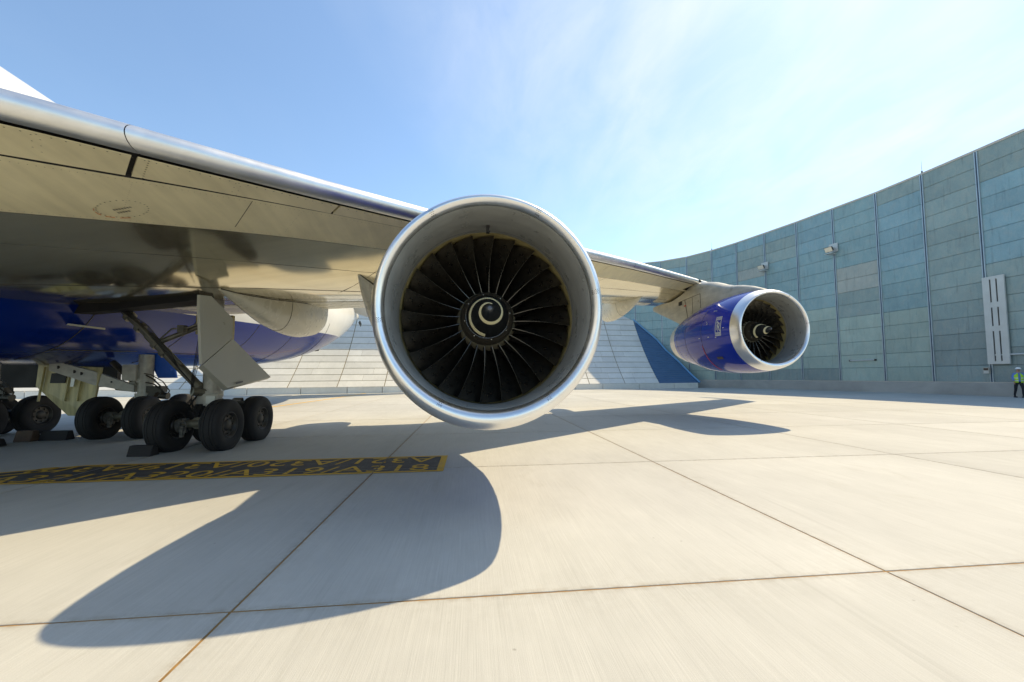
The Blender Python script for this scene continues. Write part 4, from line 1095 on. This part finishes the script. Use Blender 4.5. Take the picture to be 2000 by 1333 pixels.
# body gear, port and starboard
for cx in (-9.42, -13.45):
    truck(cx, 12.05, 13.50, .545)
    b = MB(); yb_ = 12.78
    b.cyl((cx, yb_, .66), (cx, yb_, 1.2), .11, n=16); b.cyl((cx, yb_, 1.05), (cx, yb_, 2.3), .18, n=18); b.cyl((cx, yb_, 1.0), (cx, yb_, 1.18), .235, n=18); b.cyl((cx, yb_, 1.5), (cx, yb_, 1.6), .22, n=18)
    b.box((cx - .27, yb_ - .1, 1.78), (.36, .3, .46)); b.prism([(cx - .2, yb_ - .15, 1.55), (cx - .2, yb_ + .1, 1.2), (cx - .75, yb_ - .05, 1.28), (cx - .75, yb_ - .15, 1.38)], (0, .2, 0))
    st = part(b, "body_strut", M['grey_metal'], angle=40)
    b = MB(); b.tube([(cx + .15, yb_ - .2, 1.7), (cx + .35, yb_ - .22, 1.6), (cx + .55, yb_ - .2, 1.38), (cx + .6, yb_ - .1, 1.15)], .02, 6); b.tube([(cx + .15, yb_ - .2, 1.5), (cx + .4, yb_ - .25, 1.45), (cx + .62, yb_ - .2, 1.25), (cx + .45, yb_ - .2, 1.0)], .02, 6)
    b.box((cx + .38, yb_ - .1, 1.3), (.4, .25, .18)); b.box((cx + .28, yb_ - .1, 1.12), (.16, .2, .4), Matrix.Rotation(R(30), 3, 'Y')); b.cyl((cx + .5, yb_ - .12, 1.12), (cx + .7, yb_ - .12, 1.10), .10, n=12)
    b.tube([(cx + .1, yb_ - .2, 1.75), (cx + .3, yb_ - .24, 1.72), (cx + .6, yb_ - .2, 1.52), (cx + .72, yb_ - .1, 1.25), (cx + .62, yb_ - .1, 1.05)], .015, 6)
    b.build("hydraulics", M['dark_metal'], st, smooth=False)
    b = MB(); A_ = Vector((cx - 1.62, yb_ - 1.0, 1.97)); B_ = Vector((cx - .22, yb_ - .12, 1.32)); dd = (B_ - A_).normalized()
    up_ = Vector((0, 0, 1)); sd = Vector((0, 1, 0))
    b.prism([A_ + up_ * .15, A_ - up_ * .13, A_.lerp(B_, .5) - up_ * .20, B_ - up_ * .10, B_ + up_ * .10, A_.lerp(B_, .5) + up_ * .17], (0, .10, 0)); br_ = part(b, "drag_brace", M['grey_metal'], smooth=False)
    b = MB()
    for q in (.1, .28, .36, .72): 
        p = A_.lerp(B_, q); b.cyl(p + Vector((0, -.004, .02)), p + Vector((0, -.012, .02)), .045 if q < .6 else .03, n=10)
    b.build("brace_holes", M['black'], br_, smooth=False)
    b = MB(); b.cyl((cx - .98, yb_ + .1, 2.1), (cx - .22, yb_ + .05, 1.40), .085, n=10); part(b, "lock_brace", M['dark_metal'], angle=40)
# body gear doors (yellow-green inner side), seen from ahead
b = MB(); dp = [(-11.98, 12.5, 2.02), (-10.18, 12.25, 1.92), (-10.38, 12.25, .60), (-11.08, 12.4, .60), (-12.02, 12.5, 1.42)]
b.prism(dp, (0, .07, 0)); bd_ = part(b, "body_gear_door", M['primer'], smooth=False)
b = MB(); b.prism([(-11.54, 12.41, 1.77), (-11.10, 12.36, 1.80), (-11.16, 12.37, 1.50), (-11.58, 12.42, 1.50)], (0, -.02, 0)); b.build("door_opening", M['black'], bd_, smooth=False)
for q in (-11.75, -11.0, -10.65):
    b = MB(); b.prism([(q, 12.48 + (q + 11.98) * -.13, 1.95), (q + .02, 12.48 + (q + 11.98) * -.13, 1.95), (q - .10, 12.48 + (q + 11.98) * -.13, 1.0), (q - .12, 12.48 + (q + 11.98) * -.13, 1.0)], (0, -.06, 0))
    b.build("stiffener", M['primer'], bd_, smooth=False)
b = MB(); b.prism([(-11.45, 12.38, 1.95), (-11.12, 12.34, 1.95), (-11.12, 12.34, 1.84), (-11.45, 12.38, 1.84)], (0, -.012, 0)); b.prism([(-10.72, 12.28, 1.72), (-10.55, 12.26, 1.70), (-10.55, 12.26, 1.65), (-10.72, 12.28, 1.67)], (0, -.012, 0)); b.build("placard", M['red'], bd_, smooth=False)
b = MB(); b.prism([(-10.95, 12.30, 1.64), (-10.84, 12.29, 1.66), (-10.88, 12.29, 1.40), (-10.97, 12.30, 1.40)], (0, -.012, 0)); b.build("notice", M['white_metal'], bd_, smooth=False)
b = MB(); pr = [(-9.58, 12.9, 2.35), (-8.96, 12.9, 2.35), (-8.80, 12.95, 2.1), (-8.74, 13.0, 1.62), (-9.25, 13.0, 1.62), (-9.38, 12.95, 1.95)]
b.prism(pr, (0, .05, 0)); o = part(b, "belly_door", M['bright_blue'], smooth=False); o['label'] = "bright blue curved belly door"
b = MB(); b.box((-13.3, 14.5, 1.72), (3.6, .15, .75)); part(b, "belly_shade_plate", M['black'], smooth=False)  # black plate standing for the deep shade beneath the belly

# ------------------------------------------------------------------ wheel chocks
def chock(x, y, L, d_, h_, rot, mat_, label):
    b = MB(); b.prism([(-L / 2, -d_ / 2, 0), (-L / 2, d_ / 2, 0), (-L / 2, d_ * .22, h_), (-L / 2, -d_ * .22, h_)], (L, 0, 0))
    me = b.mesh("wheel_chock", mat_, smooth=False); bevel(me, .02)
    o = obj("wheel_chock", me, None, (x, y, 0.001), (0, 0, rot)); tag(o, label, "wheel chock", "chocks at the wheels")
chock(-6.82, 9.26, .46, .26, .22, .0, M['rubber_block'], "black wheel chock in front of the nearest wing gear wheel")
chock(-10.98, 12.02, .62, .3, .24, .08, M['rubber_block'], "long black chock lying beside the brown block")
chock(-11.52, 11.85, .40, .3, .28, .0, M['chock_wood'], "brown wooden block in front of the far body gear wheel")
chock(-11.75, 10.95, 1.0, .32, .19, .10, M['rubber_block'], "long black chock at the left edge nearest the lens")

# ------------------------------------------------------------------ person in hi-vis vest
def skin_obj(name, pts, edges, radii, mat_, parent, sub=2, root=0):
    me = bpy.data.meshes.new(name); me.from_pydata([Vector(p) for p in pts], edges, [])
    o = bpy.data.objects.new(name, me); COL.objects.link(o)
    sk = o.modifiers.new("skin", 'SKIN'); sk.use_smooth_shade = True
    for i, r_ in enumerate(radii):
        me.skin_vertices[0].data[i].radius = (r_, r_) if not isinstance(r_, tuple) else r_
    me.skin_vertices[0].data[root].use_root = True
    if sub: o.modifiers.new("sub", 'SUBSURF').levels = sub; o.modifiers["sub"].render_levels = sub
    dg = bpy.context.evaluated_depsgraph_get()
    out = bpy.data.meshes.new_from_object(o.evaluated_get(dg)); bpy.data.objects.remove(o)
    out.materials.clear(); out.materials.append(mat_)
    out.polygons.foreach_set('use_smooth', [True] * len(out.polygons))
    return obj(name, out, parent)
pe = empty("person", (34.15, 22.15, 0), "person in white hard hat, lime vest and dark trousers walking by the wall", "person"); pe.rotation_euler = (0, 0, R(-40)); pe.scale = (1.04, 1.04, 1.04)
# local: faces -Y, x to the figure's left
body_pts = [(0, 0, .95), (0, -.01, 1.12), (0, 0, 1.30), (0, .01, 1.44), (0, -.02, 1.54), (0, -.045, 1.64), (0, -.05, 1.72),
            (.17, .01, 1.42), (.23, .04, 1.20), (.22, -.06, .98), (-.17, .01, 1.42), (-.24, -.02, 1.20), (-.22, -.14, .98),
            (.10, -.02, .88), (.12, -.14, .50), (.12, -.10, .09), (.12, -.22, .045), (-.10, .02, .88), (-.12, .06, .50), (-.12, .26, .14), (-.12, .16, .05)]
body_e = [(0, 1), (1, 2), (2, 3), (3, 4), (4, 5), (5, 6), (3, 7), (7, 8), (8, 9), (3, 10), (10, 11), (11, 12), (0, 13), (13, 14), (14, 15), (15, 16), (0, 17), (17, 18), (18, 19), (19, 20)]
body_r = [(.17, .13), (.165, .12), (.18, .12), (.14, .09), .055, (.085, .10), (.075, .09), .075, .052, .036, .075, .052, .036, .095, .068, .045, .038, .095, .068, .045, .038]
bo = skin_obj("body", body_pts, body_e, body_r, M['trouser'], pe, 2)
bm_ = bo.data; bm_.materials.append(M['shirt']); bm_.materials.append(M['skin'])
for p in bm_.polygons:
    c_ = p.center
    p.material_index = 2 if (c_.z > 1.50 or (abs(c_.x) > .17 and c_.z < 1.03 and c_.z > .9 and c_.y < -.02)) else (1 if c_.z > .98 else 0)
# hands with fingers
for sg, hx, hy, hz in ((1, .22, -.075, .95), (-1, -.22, -.155, .95)):
    pts = [(hx, hy, hz), (hx, hy - .015, hz - .07)]; ed = [(0, 1)]; ra = [.030, (.034, .018)]
    for f in range(4):
        i0 = len(pts); fx = hy - .035 + f * .020
        pts += [(hx, fx, hz - .085), (hx - sg * .008, fx, hz - .12), (hx - sg * .022, fx, hz - .145)]; ed += [(1, i0), (i0, i0 + 1), (i0 + 1, i0 + 2)]; ra += [.010, .009, .008]
    i0 = len(pts); pts += [(hx - sg * .01, hy - .05, hz - .04), (hx - sg * .015, hy - .065, hz - .08)]; ed += [(0, i0), (i0, i0 + 1)]; ra += [.012, .009]
    skin_obj("hand", pts, ed, ra, M['skin'], pe, 1)
# vest: open shell round the torso
b = MB(); rows = []
for z_, wx, wy in ((.90, .205, .165), (1.05, .20, .155), (1.25, .215, .150), (1.38, .20, .135), (1.47, .13, .10)):
    rows.append([(wx * math.sin(t_), -.005 - wy * math.cos(t_), z_) for t_ in [R(14 + 332 * q / 24) for q in range(25)]])
b.grid(rows); v_ = b.build("vest", M['vest'], pe)
m_ = v_.modifiers.new("solid", 'SOLIDIFY'); m_.thickness = .012
b = MB()
for z_ in (1.0, 1.16):
    wx, wy = .216, .168; b.grid([[(wx * math.sin(t_), -.005 - wy * math.cos(t_), z_ + dz) for t_ in [R(16 + 328 * q / 24) for q in range(25)]] for dz in (0, .05)])
b.build("reflective_band", M['silver'], pe)
b = MB(); rows = []
for k_ in range(7):
    e_ = R(90 * k_ / 6); rows.append([(.118 * math.cos(e_) * math.cos(t_), -.05 + .14 * math.cos(e_) * math.sin(t_), 1.73 + .115 * math.sin(e_)) for t_ in [2 * math.pi * q / 20 for q in range(20)]])
b.grid(rows, True); b.grid([[(.118 * math.cos(t_), -.05 + .14 * math.sin(t_), 1.73) for t_ in [2 * math.pi * q / 20 for q in range(20)]], [(.135 * math.cos(t_), -.05 + (.165 if math.sin(t_) > 0 else .20) * math.sin(t_), 1.725) for t_ in [2 * math.pi * q / 20 for q in range(20)]]], True)
b.build("hard_hat", M['helmet'], pe)
b = MB(); b.cyl((0, -.14, 1.665), (0, -.165, 1.635), .012, .018, 8); b.build("nose", M['skin'], pe)
b = MB(); b.cyl((.035, -.135, 1.68), (.035, -.142, 1.68), .012, n=8); b.cyl((-.035, -.135, 1.68), (-.035, -.142, 1.68), .012, n=8); b.box((0, -.136, 1.605), (.05, .01, .01)); b.build("face_features", M['text_grey'], pe)
for sg in (1, -1):
    b = MB(); b.box((sg * .12, -.15 if sg > 0 else .15, .04), (.10, .28, .08)); me = b.mesh("shoe", M['trouser'], smooth=False); bevel(me, .025); obj("shoe", me, pe)
